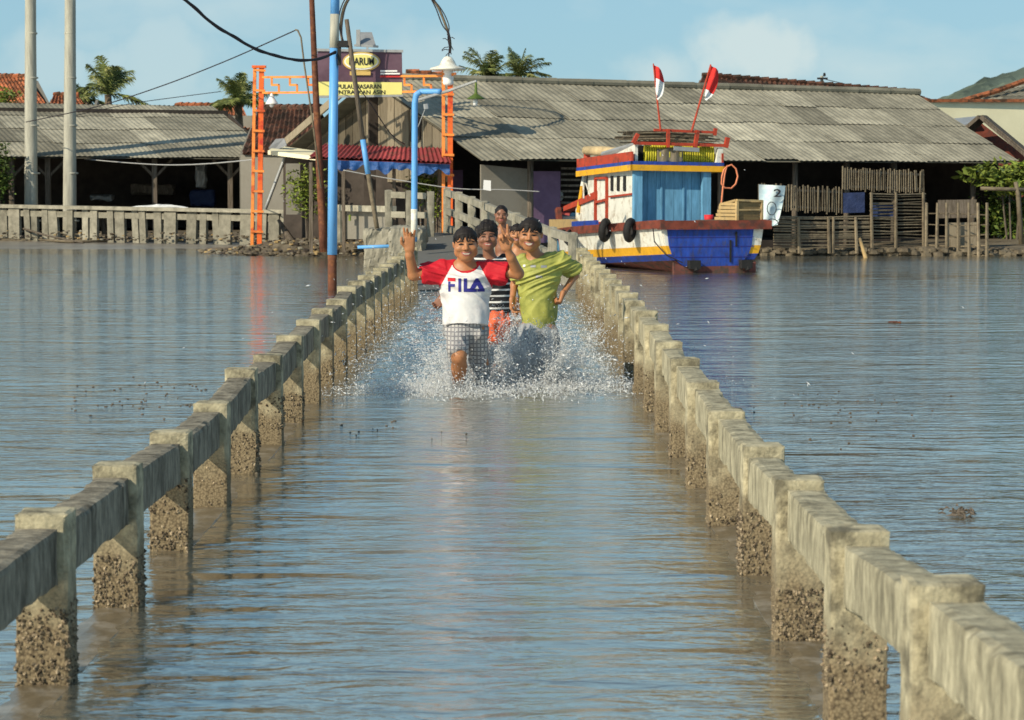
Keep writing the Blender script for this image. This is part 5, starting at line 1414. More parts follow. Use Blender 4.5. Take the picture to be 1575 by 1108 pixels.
def d_cone(X, a, b, ra, rb):
    ab = b - a; L2 = ab @ ab
    t = np.clip(((X - a) @ ab) / L2, 0, 1)
    q = X - a - t[..., None] * ab
    return np.sqrt((q * q).sum(-1)) - (ra + (rb - ra) * t)
def d_tub(X, a, b, ra, rb):
    ab = b - a; Ln = np.sqrt(ab @ ab); n = ab / Ln
    t = ((X - a) @ n); tt = np.clip(t / Ln, 0, 1)
    q = X - a - t[..., None] * n
    ex = np.array([1., 0, 0]) - n * n[0]; ex /= np.linalg.norm(ex); ey = np.cross(n, ex)
    rx = ra[0] + (rb[0] - ra[0]) * tt; ry = ra[1] + (rb[1] - ra[1]) * tt
    u = q @ ex; v = q @ ey
    rr = np.sqrt((u / rx) ** 2 + (v / ry) ** 2)
    d = (rr - 1) * np.minimum(rx, ry)
    return np.maximum(d, np.maximum(-t, t - Ln))
def mesh_field(F, h):
    lo = np.full(3, 1e9); hi = np.full(3, -1e9)
    bb = []
    for p in F.p:
        if p[0] == 'e':
            m = np.max(p[2]); a, b = p[1] - m, p[1] + m
        elif p[0] == 'c':
            m = max(p[3], p[4]); a, b = np.minimum(p[1], p[2]) - m, np.maximum(p[1], p[2]) + m
        else:
            m = max(*p[3], *p[4]); a, b = np.minimum(p[1], p[2]) - m, np.maximum(p[1], p[2]) + m
        bb.append((a, b)); lo = np.minimum(lo, a); hi = np.maximum(hi, b)
    lo -= 3 * h; hi += 3 * h
    n = np.ceil((hi - lo) / h).astype(int) + 1
    D = np.full(n, 0.5, dtype=np.float64)
    for p, (a, b) in zip(F.p, bb):
        k = p[5]; pad = k * 1.3 + 2.5 * h
        i0 = np.maximum(((a - pad - lo) / h).astype(int), 0); i1 = np.minimum(((b + pad - lo) / h).astype(int) + 2, n)
        g = np.stack(np.meshgrid(*[lo[i] + h * np.arange(i0[i], i1[i]) for i in range(3)], indexing='ij'), -1)
        if p[0] == 'e': d = d_ell(g, p[1], p[2], p[3])
        elif p[0] == 'c': d = d_cone(g, p[1], p[2], p[3], p[4])
        else: d = d_tub(g, p[1], p[2], p[3], p[4])
        S = D[i0[0]:i1[0], i0[1]:i1[1], i0[2]:i1[2]]
        hh = np.maximum(k - np.abs(S - d), 0) / k
        S[...] = np.minimum(S, d) - hh * hh * k * .25
    G = None
    for q in F.sub:
        if G is None: G = np.stack(np.meshgrid(*[lo[i] + h * np.arange(n[i]) for i in range(3)], indexing='ij'), -1)
        if isinstance(q[0], str):
            D = np.maximum(D, (G - q[1]) @ q[2])
        else:
            d = -d_ell(G, q[0], q[1], q[2]); k = q[3]
            hh = np.maximum(k - np.abs(D - d), 0) / k
            D = np.maximum(D, d) + hh * hh * k * .25
    S = D < 0
    c = [S[i:n[0] - 1 + i, j:n[1] - 1 + j, l:n[2] - 1 + l] for i in (0, 1) for j in (0, 1) for l in (0, 1)]
    tot = sum(x.astype(np.int8) for x in c)
    cells = np.argwhere((tot > 0) & (tot < 8))
    idx = np.full(np.array(n) - 1, -1, dtype=np.int64); idx[tuple(cells.T)] = np.arange(len(cells))
    acc = np.zeros((len(cells), 3)); cnt = np.zeros(len(cells))
    for ax in range(3):
        o1, o2 = [(1, 2), (0, 2), (0, 1)][ax]
        for a in (0, 1):
            for b in (0, 1):
                off = np.zeros(3, int); off[o1] = a; off[o2] = b
                c0 = cells + off; c1 = c0.copy(); c1[:, ax] += 1
                d0 = D[tuple(c0.T)]; d1 = D[tuple(c1.T)]
                m = (d0 < 0) != (d1 < 0)
                t = np.where(m, d0 / np.where(m, d0 - d1, 1), 0)
                pt = off + np.zeros((len(cells), 3)); pt[:, ax] += t
                acc += pt * m[:, None]; cnt += m
    verts = lo + h * (cells + acc / cnt[:, None])
    faces = []
    for ax in range(3):
        u, v = [(1, 2), (2, 0), (0, 1)][ax]
        sl0 = [slice(None)] * 3; sl1 = [slice(None)] * 3; sl0[ax] = slice(0, n[ax] - 1); sl1[ax] = slice(1, n[ax])
        A, B = S[tuple(sl0)], S[tuple(sl1)]
        e = np.argwhere(A != B)
        e = e[(e[:, u] > 0) & (e[:, v] > 0) & (e[:, u] < n[u] - 1) & (e[:, v] < n[v] - 1)]
        def at(du, dv):
            q = e.copy(); q[:, u] -= du; q[:, v] -= dv; return idx[tuple(q.T)]
        quad = np.stack([at(1, 1), at(0, 1), at(0, 0), at(1, 0)], 1)
        flip = ~A[tuple(e.T)]
        quad[flip] = quad[flip][:, ::-1]
        faces.append(quad)
    faces = np.concatenate(faces)
    faces = faces[(faces >= 0).all(1)]
    # light relaxation keeps the surface smooth
    for _ in range(2):
        s_ = np.zeros_like(verts); k_ = np.zeros(len(verts))
        for a, b in ((0, 1), (1, 2), (2, 3), (3, 0)):
            np.add.at(s_, faces[:, a], verts[faces[:, b]]); np.add.at(k_, faces[:, a], 1)
            np.add.at(s_, faces[:, b], verts[faces[:, a]]); np.add.at(k_, faces[:, b], 1)
        verts = verts * .5 + .5 * s_ / np.maximum(k_, 1)[:, None]
    return verts, faces
def normals(v, f):
    n = np.cross(v[f[:, 2]] - v[f[:, 0]], v[f[:, 3]] - v[f[:, 1]])
    N_ = np.zeros_like(v)
    for i in range(4): np.add.at(N_, f[:, i], n)
    return N_ / (np.linalg.norm(N_, axis=1)[:, None] + 1e-12)
def field_object(name, F, h, mats, parent, label=None, disp=None, smooth=True):
    v, f = mesh_field(F, h)
    if disp is not None:
        nn = normals(v, f); v = v + nn * np.array([disp(Vector(q)) for q in v])[:, None]
    o0 = np.array(parent.location)
    me = bpy.data.meshes.new(name)
    me.from_pydata((v - o0).tolist(), [], f.tolist())
    for m in mats: me.materials.append(m)
    if label is not None:
        cen = v[f].mean(1); me.polygons.foreach_set('material_index', label(cen))
    if smooth: me.polygons.foreach_set('use_smooth', [True] * len(me.polygons))
    me.update()
    o = bpy.data.objects.new(name, me); col.objects.link(o); o.parent = parent
    return o, v, f

def skinmat(name, c):
    m = mat(name, c, .48, .12, 12, None, bump=.15, bscale=60, spec=.45, bdist=.004)
    b = m.node_tree.nodes['Principled BSDF']
    b.inputs['Subsurface Weight'].default_value = .12; b.inputs['Subsurface Radius'].default_value = (.02, .008, .004); b.inputs['Subsurface Scale'].default_value = .5
    return m
M['skin'] = skinmat('skin', (0.40, 0.175, 0.075)); M['skind'] = skinmat('darker_skin', (0.24, 0.105, 0.06))
M['lip'] = skinmat('lips', (0.30, 0.09, 0.07)); M['eye'] = flat('eye_dark', (0.018, 0.012, 0.01), .25); M['brow'] = flat('eyebrow', (0.05, 0.03, 0.022), .8)
M['teeth'] = flat('teeth', (0.48, 0.43, 0.35), .35); M['hair'] = mat('black_hair', (0.014, 0.011, 0.010), .6, .4, 30, None, bump=.5, bscale=50, spec=.25, stretch=(3, 3, .5), bdist=.004)
M['mouthd'] = flat('mouth_inside', (0.08, 0.02, 0.02), .5)

def head_rot(yaw=0, pitch=0, roll=0):
    """columns = head axes in world: x to viewer's right, y away from the viewer, z up"""
    return np.array((Matrix.Rotation(roll, 3, 'Y') @ Matrix.Rotation(yaw, 3, 'Z') @ Matrix.Rotation(pitch, 3, 'X')))
def add_head(F, c, a, Rm, plump=0.0, mouth='smile'):
    c = V3(c)
    def w(x, y, z): return c + Rm @ (np.array([x, y, z]) * a)
    def e(p, r, k): F.ell(w(*p), np.array(r) * a, Rm, k * a)
    def c_(p, q, ra, rb, k): F.cone(w(*p), w(*q), ra * a, rb * a, k * a)
    e((0, .10, .22), (.635, .80, .74), .1)
    e((0, -.12, -.20), (.53 + plump * .07, .57, .64), .2)
    e((0, -.36, -.64), (.31 + plump * .08, .32, .28), .22)
    for s in (-1, 1):
        e((s * .34, -.48, -.17), (.235 + plump * .05, .22, .20), .10)
        e((s * .42, -.2, -.38), (.19 + plump * .06, .3, .28), .15)
        e((s * .27, -.60, .255), (.24, .10, .07), .10)
        e((s * .645, .12, .0), (.07, .14, .20), .03)
        e((s * .69, .06, .08), (.045, .10, .10), .02)
        e((s * .12, -.74, -.185), (.085, .09, .075), .05)
    c_((0, -.64, .15), (0, -.80, -.13), .07, .105, .08)
    e((0, -.82, -.15), (.105, .10, .085), .05)
    e((0, -.60, -.46), (.25, .14, .13), .1)
    for s in (-1, 1): F.cut_ell(w(s * .27, -.80, .075), np.array((.17, .15, .09)) * a, Rm, .06 * a)
    for s in (-1, 1): e((s * .265, -.55, .07), (.15, .12, .10), .03)
    if mouth != 'closed': F.cut_ell(w(0, -.79, -.455), np.array((.25, .09, .06)) * a, Rm, .03 * a)
def face_label(c, a, Rm, mouth='smile', tw_=.22, th_=.042):
    c = V3(c)
    def lab(cen, base=0):
        q = (cen - c) @ Rm / a
        x, y, z = q[:, 0], q[:, 1], q[:, 2]
        out_ = np.zeros(len(cen), dtype=np.int32)
        near = (np.abs(x) < .8) & (np.abs(z) < 1) & (y < -.25)
        ax = np.abs(x)
        eye = near & (((ax - .265) / .15) ** 2 + ((z - .070 + .5 * (ax - .265) ** 2) / .052) ** 2 < 1)
        brow = near & (np.abs(ax - .29) < .18) & (np.abs(z - .265 + 1.6 * (ax - .25) ** 2) < .045)
        zc = -.465 + 1.1 * x * x
        lips = near & (ax < .30) & (np.abs(z - zc) < .10 * np.sqrt(np.maximum(0, 1 - (x / .30) ** 2)) + .01)
        teeth = near & (ax < tw_) & (np.abs(z - zc - .008) < th_ * np.sqrt(np.maximum(0, 1 - (x / tw_) ** 2)))
        out_[lips] = 3
        if mouth != 'closed': out_[teeth] = 4
        out_[eye] = 1; out_[brow] = 2
        nos = near & (((ax - .065) / .04) ** 2 + ((z + .235) / .022) ** 2 < 1) & (y < -.6); out_[nos] = 5
        return out_
    return lab
def hair_obj(parent, c, a, Rm, h, style, seed):
    F = Field(); rs = random.Random(seed); c0 = V3(c)
    def w(x, y, z): return c0 + Rm @ (np.array([x, y, z]) * a)
    if style == 'curly':
        F.ell(w(0, .12, .32), np.array((.74, .82, .74)) * a, Rm, .05 * a)
        for _ in range(70):
            th, ph = rs.uniform(0, 6.28), rs.uniform(-.25, 1.5)
            F.ell(w(.72 * math.cos(th) * math.cos(ph), .12 + .80 * math.sin(th) * math.cos(ph), .32 + .74 * math.sin(ph)), np.array([rs.uniform(.09, .17)] * 3) * a, Rm, .04 * a)
        F.cut_ell(w(0, -.95, -.26), np.array((.60, .68, .74)) * a, Rm, .06 * a)
    else:
        F.ell(w(0, .12, .28), np.array((.66, .81, .72)) * a, Rm, .05 * a)
        for s in (-1, 1): F.ell(w(s * .585, .14, .26), np.array((.07, .26, .30)) * a, Rm, .06 * a)
        F.cut_ell(w(0, -.95, -.18), np.array((.68, .74, .90)) * a, Rm, .05 * a)
        for i in range(26):     # wet tufts sticking up over the crown
            th, ph = rs.uniform(0, 6.28), rs.uniform(.15, 1.4)
            d = np.array([math.cos(th) * math.cos(ph), math.sin(th) * math.cos(ph), math.sin(ph)])
            p = np.array([0, .12, .28]) + d * np.array([.63, .76, .68]); q = p + d * .07 + np.array([rs.uniform(-.08, .08), -.06, .03])
            F.cone(w(*p), w(*q), .07 * a, .025 * a, .06 * a)
    ho = field_object('hair', F, h, [M['hair']], parent, disp=lambda p: .03 * a * noise.noise(Vector((p.x * 60, p.y * 26, p.z * 14))))[0]
    if style in ('fringe', 'side', 'curly'):
        F = Field()
        for i in range(34):
            t = (i + .5) / 34 * 2 - 1
            x0 = t * .56; ln = rs.uniform(.06, .34 if style != 'curly' else .2) * (1.15 - .4 * abs(t))
            sw = (-.16 if style == 'side' else -.05) + rs.uniform(-.09, .09)
            def fy(x, z): return .10 - .83 * math.sqrt(max(.02, 1 - (x / .68) ** 2 - ((z - .22) / .80) ** 2))
            z0, z1, z2 = .86 - .25 * t * t, .66 - .2 * t * t, .60 - .2 * t * t - ln
            x1, x2 = x0 + sw * .5, x0 + sw
            F.cone(w(x0, fy(x0, z0) - .02, z0), w(x1, fy(x1, z1) - .03, z1), .085 * a, .075 * a, .03 * a)
            F.cone(w(x1, fy(x1, z1) - .03, z1), w(x2, fy(x2, z2) - .015, z2), .070 * a, .030 * a, .01 * a)
        for s in (-1, 1):
            for i in range(5): F.cone(w(s * .60, -.25 + i * .10, .42), w(s * .615, -.28 + i * .09, .10 - rs.uniform(0, .12)), .05 * a, .022 * a, .02 * a)
        field_object('fringe', F, h * .8, [M['hair']], parent)
    return ho

def hand(F, wr, palm_dir, nrm, thumb_side, fingers, s=1.0, r=.0115):
    """wrist point, direction the palm points, palm normal; fingers = list of (curl 0..1, spread) index..little"""
    wr = V3(wr); d = V3(Vector(palm_dir).normalized()); n = V3(Vector(nrm).normalized()); n = n - d * (d @ n); n /= np.linalg.norm(n)
    x = np.cross(d, n) * thumb_side
    L_ = .088 * s; W_ = .038 * s
    for t in (-.75, -.25, .25, .75): F.cone(wr + x * W_ * t * .7, wr + d * L_ + x * W_ * t, .020 * s, .0165 * s, .012)
    ln = [.074, .084, .078, .062]
    for i, (curl, spr) in enumerate(fingers):
        base = wr + d * L_ + x * W_ * (.8 - 1.6 * i / 3)
        a = 0.0; p = base; dd = d * math.cos(spr) + x * math.sin(spr); k = [.48, .30, .26]
        for j in range(3):
            a += curl * (1.25, 1.5, 1.0)[j]
            dr = dd * math.cos(a) + n * math.sin(a)
            q = p + dr * ln[i] * k[j] * s
            F.cone(p, q, r * s * (1 - .09 * j), r * s * (1 - .09 * (j + 1)), .004); p = q
    tb = wr + d * .022 * s + x * W_ * .75
    t1 = tb + (x * .75 + d * .75) * .035 * s + n * .012
    tc = fingers[-1][0]
    t2 = t1 + (d * .9 + x * (.3 - 1.0 * tc) + n * (.2 + .7 * tc)) * .03 * s
    t3 = t2 + (d * .8 + x * (.1 - 1.1 * tc) + n * .6 * tc) * .024 * s
    F.cone(tb, t1, .017 * s, .0135 * s, .008); F.cone(t1, t2, .0135 * s, .012 * s, .004); F.cone(t2, t3, .012 * s, .0095 * s, .004)

def wrinkle(amp, f=7, dirv=(0, 0, 1), seed=0):
    def g(p):
        u_ = p.x * .8 + p.z * .45 * math.sin(p.z * 5 + seed)
        q = Vector((u_ * f * 1.15, p.y * f, (p.z - p.x * .4) * f * .55)) + Vector((seed, 0, 0))
        w_ = noise.noise_vector(q * .6) * .8
        r = 1 - abs(noise.noise(q + w_)) * 2.4
        return amp * (max(0, r) ** 1.5 - .35) + amp * .5 * noise.noise(q * 2.7)
    return g

def on_surface(v, f, origin, quads, m, name, parent, off=.0035):
    """lays flat print cells onto a cloth surface, shot along +Y"""
    bvh = BVHTree.FromPolygons([Vector(q) for q in v], [tuple(int(i) for i in q) for q in f])
    mb = MB()
    for q in quads:
        pts = []
        for (x, z) in q:
            h_ = bvh.ray_cast(Vector((x, origin - 1.2, z)), Vector((0, 1, 0)))
            if h_[0] is None: break
            pts.append(h_[0] + Vector((0, -off, 0)))
        if len(pts) == 4: mb.add(pts, [(0, 1, 2, 3)])
    return mb.build(name, m, parent)
def raster(poly_tests, x0, x1, z0, z1, st):
    qs = []
    nx, nz = int((x1 - x0) / st) + 1, int((z1 - z0) / st) + 1
    for i in range(nx):
        for j in range(nz):
            x, z = x0 + i * st, z0 + j * st
            if poly_tests(((x + st / 2) - x0) / (x1 - x0), ((z + st / 2) - z0) / (z1 - z0)):
                qs.append([(x, z), (x + st, z), (x + st, z + st), (x, z + st)])
    return qs

# ---------------------------------------------------------------- child 1: white shirt, red sleeves
Y1_ = 19.5
c1 = thing('person', 'leading child in white shirt with red raglan sleeves, both hands raised, front left', 'person', P(716, 605, Y1_), 0, 'children running along the flooded walkway')
def J(px, py, dy=0.0): return P(px, py, Y1_ + dy)
K1 = Y1_ / FPX
hd, ha, hR = J(716, 376.5, -.06), 27.6 * K1, head_rot(R(4), R(4), R(-2))
F = Field()
add_head(F, hd, ha, hR, .8)
F.cone(J(716, 394), J(716, 418, .03), .064, .078, .03)
F.ell(J(716, 438, .03), (.175, .115, .17), None, .05); F.ell(J(716, 474, .01), (.165, .13, .16), None, .05)
F.cone(J(699, 414, .03), J(676, 417, .03), .06, .058, .05); F.cone(J(733, 414, .03), J(757, 416, .03), .06, .058, .05)
# image-left arm: out, elbow, forearm up
F.cone(J(676, 417, .03), J(636, 424, -.02), .054, .044, .03); F.cone(J(636, 423, -.02), J(630, 393, -.10), .045, .036, .02); F.cone(J(630, 393, -.1), J(630, 383, -.12), .034, .026, .015)
hand(F, J(630, 384, -.12), (-.02, -.1, 1), (0, -1, -.1), -1, [(.02, .14), (.22, .04), (.40, -.05), (.15, -.24)], 1.05, .0120)
# image-right arm
F.cone(J(757, 416, .03), J(797, 421, -.02), .054, .045, .03); F.cone(J(797, 421, -.02), J(786, 396, -.12), .046, .037, .02); F.cone(J(786, 396, -.12), J(779, 381, -.16), .036, .027, .015)
hand(F, J(779, 382, -.16), (-.22, -.1, 1), (0, -1, -.1), 1, [(.0, .16), (.0, -.20), (.85, -.05), (.9, -.06)], 1.1, .0125)
# legs
F.ell(J(716, 507), (.135, .11, .09), None, .05)
F.cone(J(701, 510), J(706, 548, -.26), .088, .062, .05); F.cone(J(706, 548, -.26), J(706, 566, -.17), .060, .062, .02); F.cone(J(706, 566, -.17), J(704, 606, -.0), .062, .036, .02); F.cone(J(704, 606, .02), J(703, 622, -.15), .036, .03, .02)
F.cone(J(732, 510), J(739, 560, .10), .088, .062, .05); F.cone(J(739, 560, .1), J(741, 612, .42), .062, .036, .02); F.cone(J(741, 612, .42), J(742, 628, .36), .036, .03, .02)
fl = face_label(hd, ha, hR)
mats = [M['skin'], M['eye'], M['brow'], M['lip'], M['teeth'], M['mouthd']]
field_object('body', F, .0052, mats, c1, fl)
hair_obj(c1, hd, ha, hR, .006, 'fringe', 4)
# shirt
F = Field()
F.tub(J(716, 500, -.02), J(716, 428, .02), (.186, .155), (.196, .150), .05)
F.ell(J(716, 436, .03), (.200, .145, .17), None, .04)
F.cone(J(700, 414, .03), J(680, 415, .03), .068, .072, .04); F.cone(J(733, 414, .03), J(752, 414, .03), .068, .072, .04)
a, b = J(684, 416, .03), J(648, 421, 0); F.tub(a, b, (.085, .08), (.086, .072), .03)
a, b = J(750, 416, .03), J(781, 419, 0); F.tub(a, b, (.085, .08), (.080, .070), .03)
F.ell(J(669, 428, .01), (.085, .06, .062), None, .03); F.ell(J(768, 429, .01), (.07, .06, .05), None, .03)
F.cut_ell(J(716, 404, -.03), (.092, .13, .065), None, .01)
def shirt_lab(cen):
    px = 787.5 + cen[:, 0] / cen[:, 1] * FPX * 1.0; x = (cen[:, 0] - J(716, 0).x) / K1; z = (CH - cen[:, 2]) / K1
    y = 285 + z * (Y1_ / cen[:, 1])
    out_ = np.zeros(len(cen), dtype=np.int32)
    lim = 20 + (y - 406) * .55
    out_[(np.abs(x) > np.where(y < 452, lim, 60)) & (y < 452)] = 1
    rr = np.sqrt((x / 19.5) ** 2 + ((y - 402) / 16) ** 2)
    out_[(rr < 1.12) & (cen[:, 1] < Y1_ + .03)] = 1
    return out_
M['shirtw'] = mat('wet_white_cotton', (0.72, 0.71, 0.69), .7, .10, 5, (0.50, 0.46, 0.46), .35, 4, .35, 40, .3, c2hard=.25, bdist=.006)
M['shirtr'] = mat('red_cotton', (0.50, 0.010, 0.022), .65, .2, 6, (0.33, 0.008, 0.018), .35, 8, .35, 40, .3, bdist=.006)
so, sv, sf = field_object('shirt', F, .0056, [M['shirtw'], M['shirtr']], c1, shirt_lab, wrinkle(.016, 5.5, seed=2))
# printed letters, laid on the cloth cell by cell
def inF(u, v): return v < .78 and (u < .30 or (.38 < v < .60 and u < .85) or False)
def inI(u, v): return .2 < u < .8
def inL(u, v): return u < .42 or v < .24
def inA(u, v):
    w_ = .5 * (1 - v); c_ = abs(u - .5)
    return c_ < w_ + .10 and not (c_ < w_ - .24 and v < .5) or (v < .22 and c_ < .5 and c_ < w_ + .1 and c_ > .02)
zt, zb_ = J(0, 428).z, J(0, 448).z
def wx(px): return J(px, 0).x
for (nm, fn, xa, xb) in (('letter', inF, 689, 701), ('letter', inI, 703, 711), ('letter', inL, 713, 725), ('letter', inA, 722, 745)):
    on_surface(sv, sf, Y1_, raster(fn, wx(xa), wx(xb), zb_, zt, .0045), M['navy'], nm, c1, .004)
on_surface(sv, sf, Y1_, raster(lambda u, v: True, wx(688), wx(700), J(0, 432).z, J(0, 427.5).z, .0045), M['inkred'], 'red_bar', c1, .004)
# shorts
M['checks'] = mat('grey_check_cloth', (0.46, 0.45, 0.43), .8, .2, 6, None, bump=.3, bscale=40, bdist=.006)
def add_checks(m, c_dark, sx, lw_=.35):
    t = m.node_tree; N = t.nodes; Kk = t.links.new; b = N['Principled BSDF']; src = b.inputs['Base Color'].links[0].from_socket
    co = N.new('ShaderNodeTexCoord'); sp_ = N.new('ShaderNodeSeparateXYZ'); Kk(co.outputs['Object'], sp_.inputs[0])
    last = src
    for ax, sc in sx:
        mm = N.new('ShaderNodeMath'); mm.operation = 'MULTIPLY'; Kk(sp_.outputs[ax], mm.inputs[0]); mm.inputs[1].default_value = sc
        fr = N.new('ShaderNodeMath'); fr.operation = 'FRACT'; Kk(mm.outputs[0], fr.inputs[0])
        lt = N.new('ShaderNodeMath'); lt.operation = 'LESS_THAN'; Kk(fr.outputs[0], lt.inputs[0]); lt.inputs[1].default_value = lw_
        mx = N.new('ShaderNodeMix'); mx.data_type = 'RGBA'; Kk(lt.outputs[0], mx.inputs[0]); Kk(last, mx.inputs[6]); mx.inputs[7].default_value = (*c_dark, 1); last = mx.outputs[2]
    Kk(last, b.inputs['Base Color'])
add_checks(M['checks'], (0.22, 0.215, 0.225), ((0, 34), (2, 30)))
F = Field()
F.tub(J(716, 514), J(716, 494), (.168, .14), (.166, .135), .03)
F.tub(J(705, 548, -.27), J(702, 508, -.0), (.080, .078), (.095, .115), .05)
F.tub(J(740, 588, .16), J(730, 508, 0), (.070, .072), (.095, .115), .05)
field_object('shorts', F, .007, [M['checks']], c1, None, wrinkle(.016, 7, seed=9))

# ---------------------------------------------------------------- child 2: green shirt
Y2_ = 20.4
c2 = thing('person', 'smiling child in wet lime green shirt, front right', 'person', P(828, 595, Y2_), 0, 'children running along the flooded walkway')
def J(px, py, dy=0.0): return P(px, py, Y2_ + dy)
K2 = Y2_ / FPX
hd, ha, hR = J(816, 361.5, -.06), 26.6 * K2, head_rot(R(-6), R(6), R(3))
F = Field(); add_head(F, hd, ha, hR, .35)
F.cone(J(818, 378), J(823, 398, .03), .053, .062, .03)
F.ell(J(828, 425, .03), (.165, .11, .19), None, .05); F.ell(J(830, 465, .02), (.122, .10, .17), None, .05)
F.cone(J(806, 404, .04), J(800, 408, .05), .05, .05, .04); F.cone(J(845, 398, .04), J(862, 402, .05), .055, .052, .04)
F.cone(J(800, 410, .05), J(791, 438, .12), .040, .033, .03); F.cone(J(791, 438, .12), J(788, 461, .02), .032, .024, .02)
hand(F, J(788, 460, .02), (.0, -.15, -1), (.9, -.3, 0), 1, [(.45, .03), (.5, .0), (.55, 0), (.6, -.05)], .95)
F.cone(J(862, 402, .05), J(884, 424, .14), .044, .034, .03); F.cone(J(884, 424, .14), J(866, 452, -.02), .033, .024, .02)
hand(F, J(866, 451, -.02), (-.35, -.35, -1), (-.9, 0, .2), 1, [(.8, .0), (.85, 0), (.9, 0), (.9, 0)], .95)
F.ell(J(828, 502), (.112, .10, .09), None, .05)
F.cone(J(814, 508), J(812, 548, -.14), .080, .058, .05); F.cone(J(812, 548, -.14), J(812, 602, .1), .057, .035, .02)
F.cone(J(842, 508), J(846, 548, .05), .080, .058, .05); F.cone(J(846, 548, .05), J(848, 602, .35), .057, .035, .02)
field_object('body', F, .0052, [M['skin'], M['eye'], M['brow'], M['lip'], M['teeth'], M['mouthd']], c2, face_label(hd, ha, hR, 'smile', .19, .065))
hair_obj(c2, hd, ha, hR, .006, 'side', 9)
M['green'] = mat('lime_cotton', (0.37, 0.38, 0.085), .6, .12, 6, (0.19, 0.22, 0.05), .38, 4.5, .5, 30, .35, c2hard=.18, bdist=.008)
F = Field()
F.tub(J(829, 504, .02), J(828, 415, .03), (.134, .13), (.178, .145), .05)
F.ell(J(827, 420, .03), (.182, .135, .16), None, .05)
F.cone(J(806, 402, .04), J(799, 407, .05), .062, .066, .04); F.cone(J(846, 399, .04), J(864, 402, .05), .068, .068, .04)
F.tub(J(800, 404, .05), J(793, 430, .10), (.07, .07), (.072, .065), .04)
F.tub(J(858, 399, .05), J(886, 419, .12), (.082, .08), (.078, .068), .04)
F.cut_ell(J(820, 388, -.05), (.088, .13, .065), None, .01)
so, sv, sf = field_object('shirt', F, .0056, [M['green']], c2, None, wrinkle(.017, 6.5, seed=5))
for (nm, x0, x1, y0, y1, mm) in (('small_print', 816, 824, 408, 411, 'greymetal'), ('small_print', 832, 841, 408, 411.5, 'greymetal'), ('small_print', 824, 834, 424, 427, 'greymetal'), ('round_badge', 804.5, 808, 407, 410.5, 'whitep')):
    on_surface(sv, sf, Y2_, raster(lambda u, v: True, J(x0, 0).x, J(x1, 0).x, J(0, y1).z, J(0, y0).z, .005), M[mm], nm, c2, .004)
F = Field(); F.tub(J(828, 512), J(829, 494, .02), (.14, .125), (.125, .11), .03)
F.tub(J(812, 556, -.16), J(815, 508), (.088, .085), (.10, .11), .05); F.tub(J(847, 560, .06), J(841, 508), (.086, .085), (.10, .11), .05)
M['greyshort'] = mat('wet_grey_shorts', (0.27, 0.285, 0.30), .7, .25, 6, None, bump=.3, bscale=40, bdist=.006)
field_object('shorts', F, .008, [M['greyshort']], c2, None, wrinkle(.016, 7, seed=12))

# ---------------------------------------------------------------- child 3: striped shirt
Y3_ = 23.2
c3 = thing('person', 'curly-haired child in black and white striped top and orange shorts, behind the leader', 'person', P(760, 560, Y3_), 0, 'children running along the flooded walkway')
def J(px, py, dy=0.0): return P(px, py, Y3_ + dy)
K3 = Y3_ / FPX
hd, ha, hR = J(749.5, 365, -.05), 22.8 * K3, head_rot(R(3), R(2), R(-3))
F = Field(); add_head(F, hd, ha, hR, .3)
F.cone(J(751, 384), J(753, 398, .03), .055, .062, .03)
F.ell(J(758, 425, .03), (.16, .10, .18), None, .05); F.ell(J(760, 465, .02), (.135, .10, .17), None, .05)
F.cone(J(733, 402, .04), J(708, 432, .12), .05, .042, .03); F.cone(J(708, 432, .12), J(681, 458, 0), .040, .028, .02)
hand(F, J(681, 458, 0), (-.6, -.3, -.75), (0, -.8, .4), -1, [(.35, .08), (.4, .02), (.45, 0), (.5, -.08)], 1.0)
F.cone(J(784, 402, .04), J(797, 432, .15), .05, .042, .03); F.cone(J(797, 432, .15), J(802, 455, .3), .040, .03, .02); F.ell(J(803, 461, .3), (.03, .03, .05))
F.cone(J(750, 490), J(752, 530, -.15), .078, .055, .05); F.cone(J(752, 530, -.15), J(752, 570, .05), .055, .035, .02)
F.cone(J(768, 490), J(770, 530, .05), .078, .055, .05); F.cone(J(770, 530, .05), J(770, 570, .3), .055, .035, .02)
field_object('body', F, .0062, [M['skind'], M['eye'], M['brow'], M['lip'], M['teeth'], M['mouthd']], c3, face_label(hd, ha, hR, 'smile', .17, .03))
hair_obj(c3, hd, ha, hR, .007, 'curly', 14)
M['stripe'] = mat('black_cotton', (0.018, 0.018, 0.02), .8, .3, 6, None, bump=.3, bscale=40, bdist=.006)
add_checks(M['stripe'], (0.62, 0.62, 0.60), ((2, 17),), .30)
F = Field(); F.tub(J(760, 486, .02), J(758, 420, .03), (.155, .12), (.178, .125), .04); F.ell(J(757, 420, .03), (.180, .125, .15), None, .05)
F.cone(J(739, 400, .04), J(732, 406, .05), .062, .062, .04); F.cone(J(775, 400, .04), J(784, 406, .05), .062, .062, .04)
F.tub(J(735, 402, .04), J(719, 421, .1), (.068, .065), (.066, .06), .03); F.tub(J(781, 402, .04), J(791, 424, .12), (.068, .065), (.064, .06), .03)
F.cut_ell(J(752, 389, -.05), (.09, .13, .062), None, .01)
field_object('striped_top', F, .0068, [M['stripe']], c3, None, wrinkle(.012, 6.0, seed=7))
M['oshort'] = mat('orange_shorts', (0.72, 0.13, 0.05), .7, .2, 8, (0.62, 0.40, 0.30), .22, 14, .3, 40, bdist=.006)
F = Field(); F.tub(J(760, 498), J(760, 480, .02), (.16, .13), (.145, .12), .03); F.tub(J(752, 528, -.15), J(752, 492), (.09, .09), (.10, .11), .05); F.tub(J(770, 528, .06), J(768, 492), (.09, .09), (.10, .11), .05)
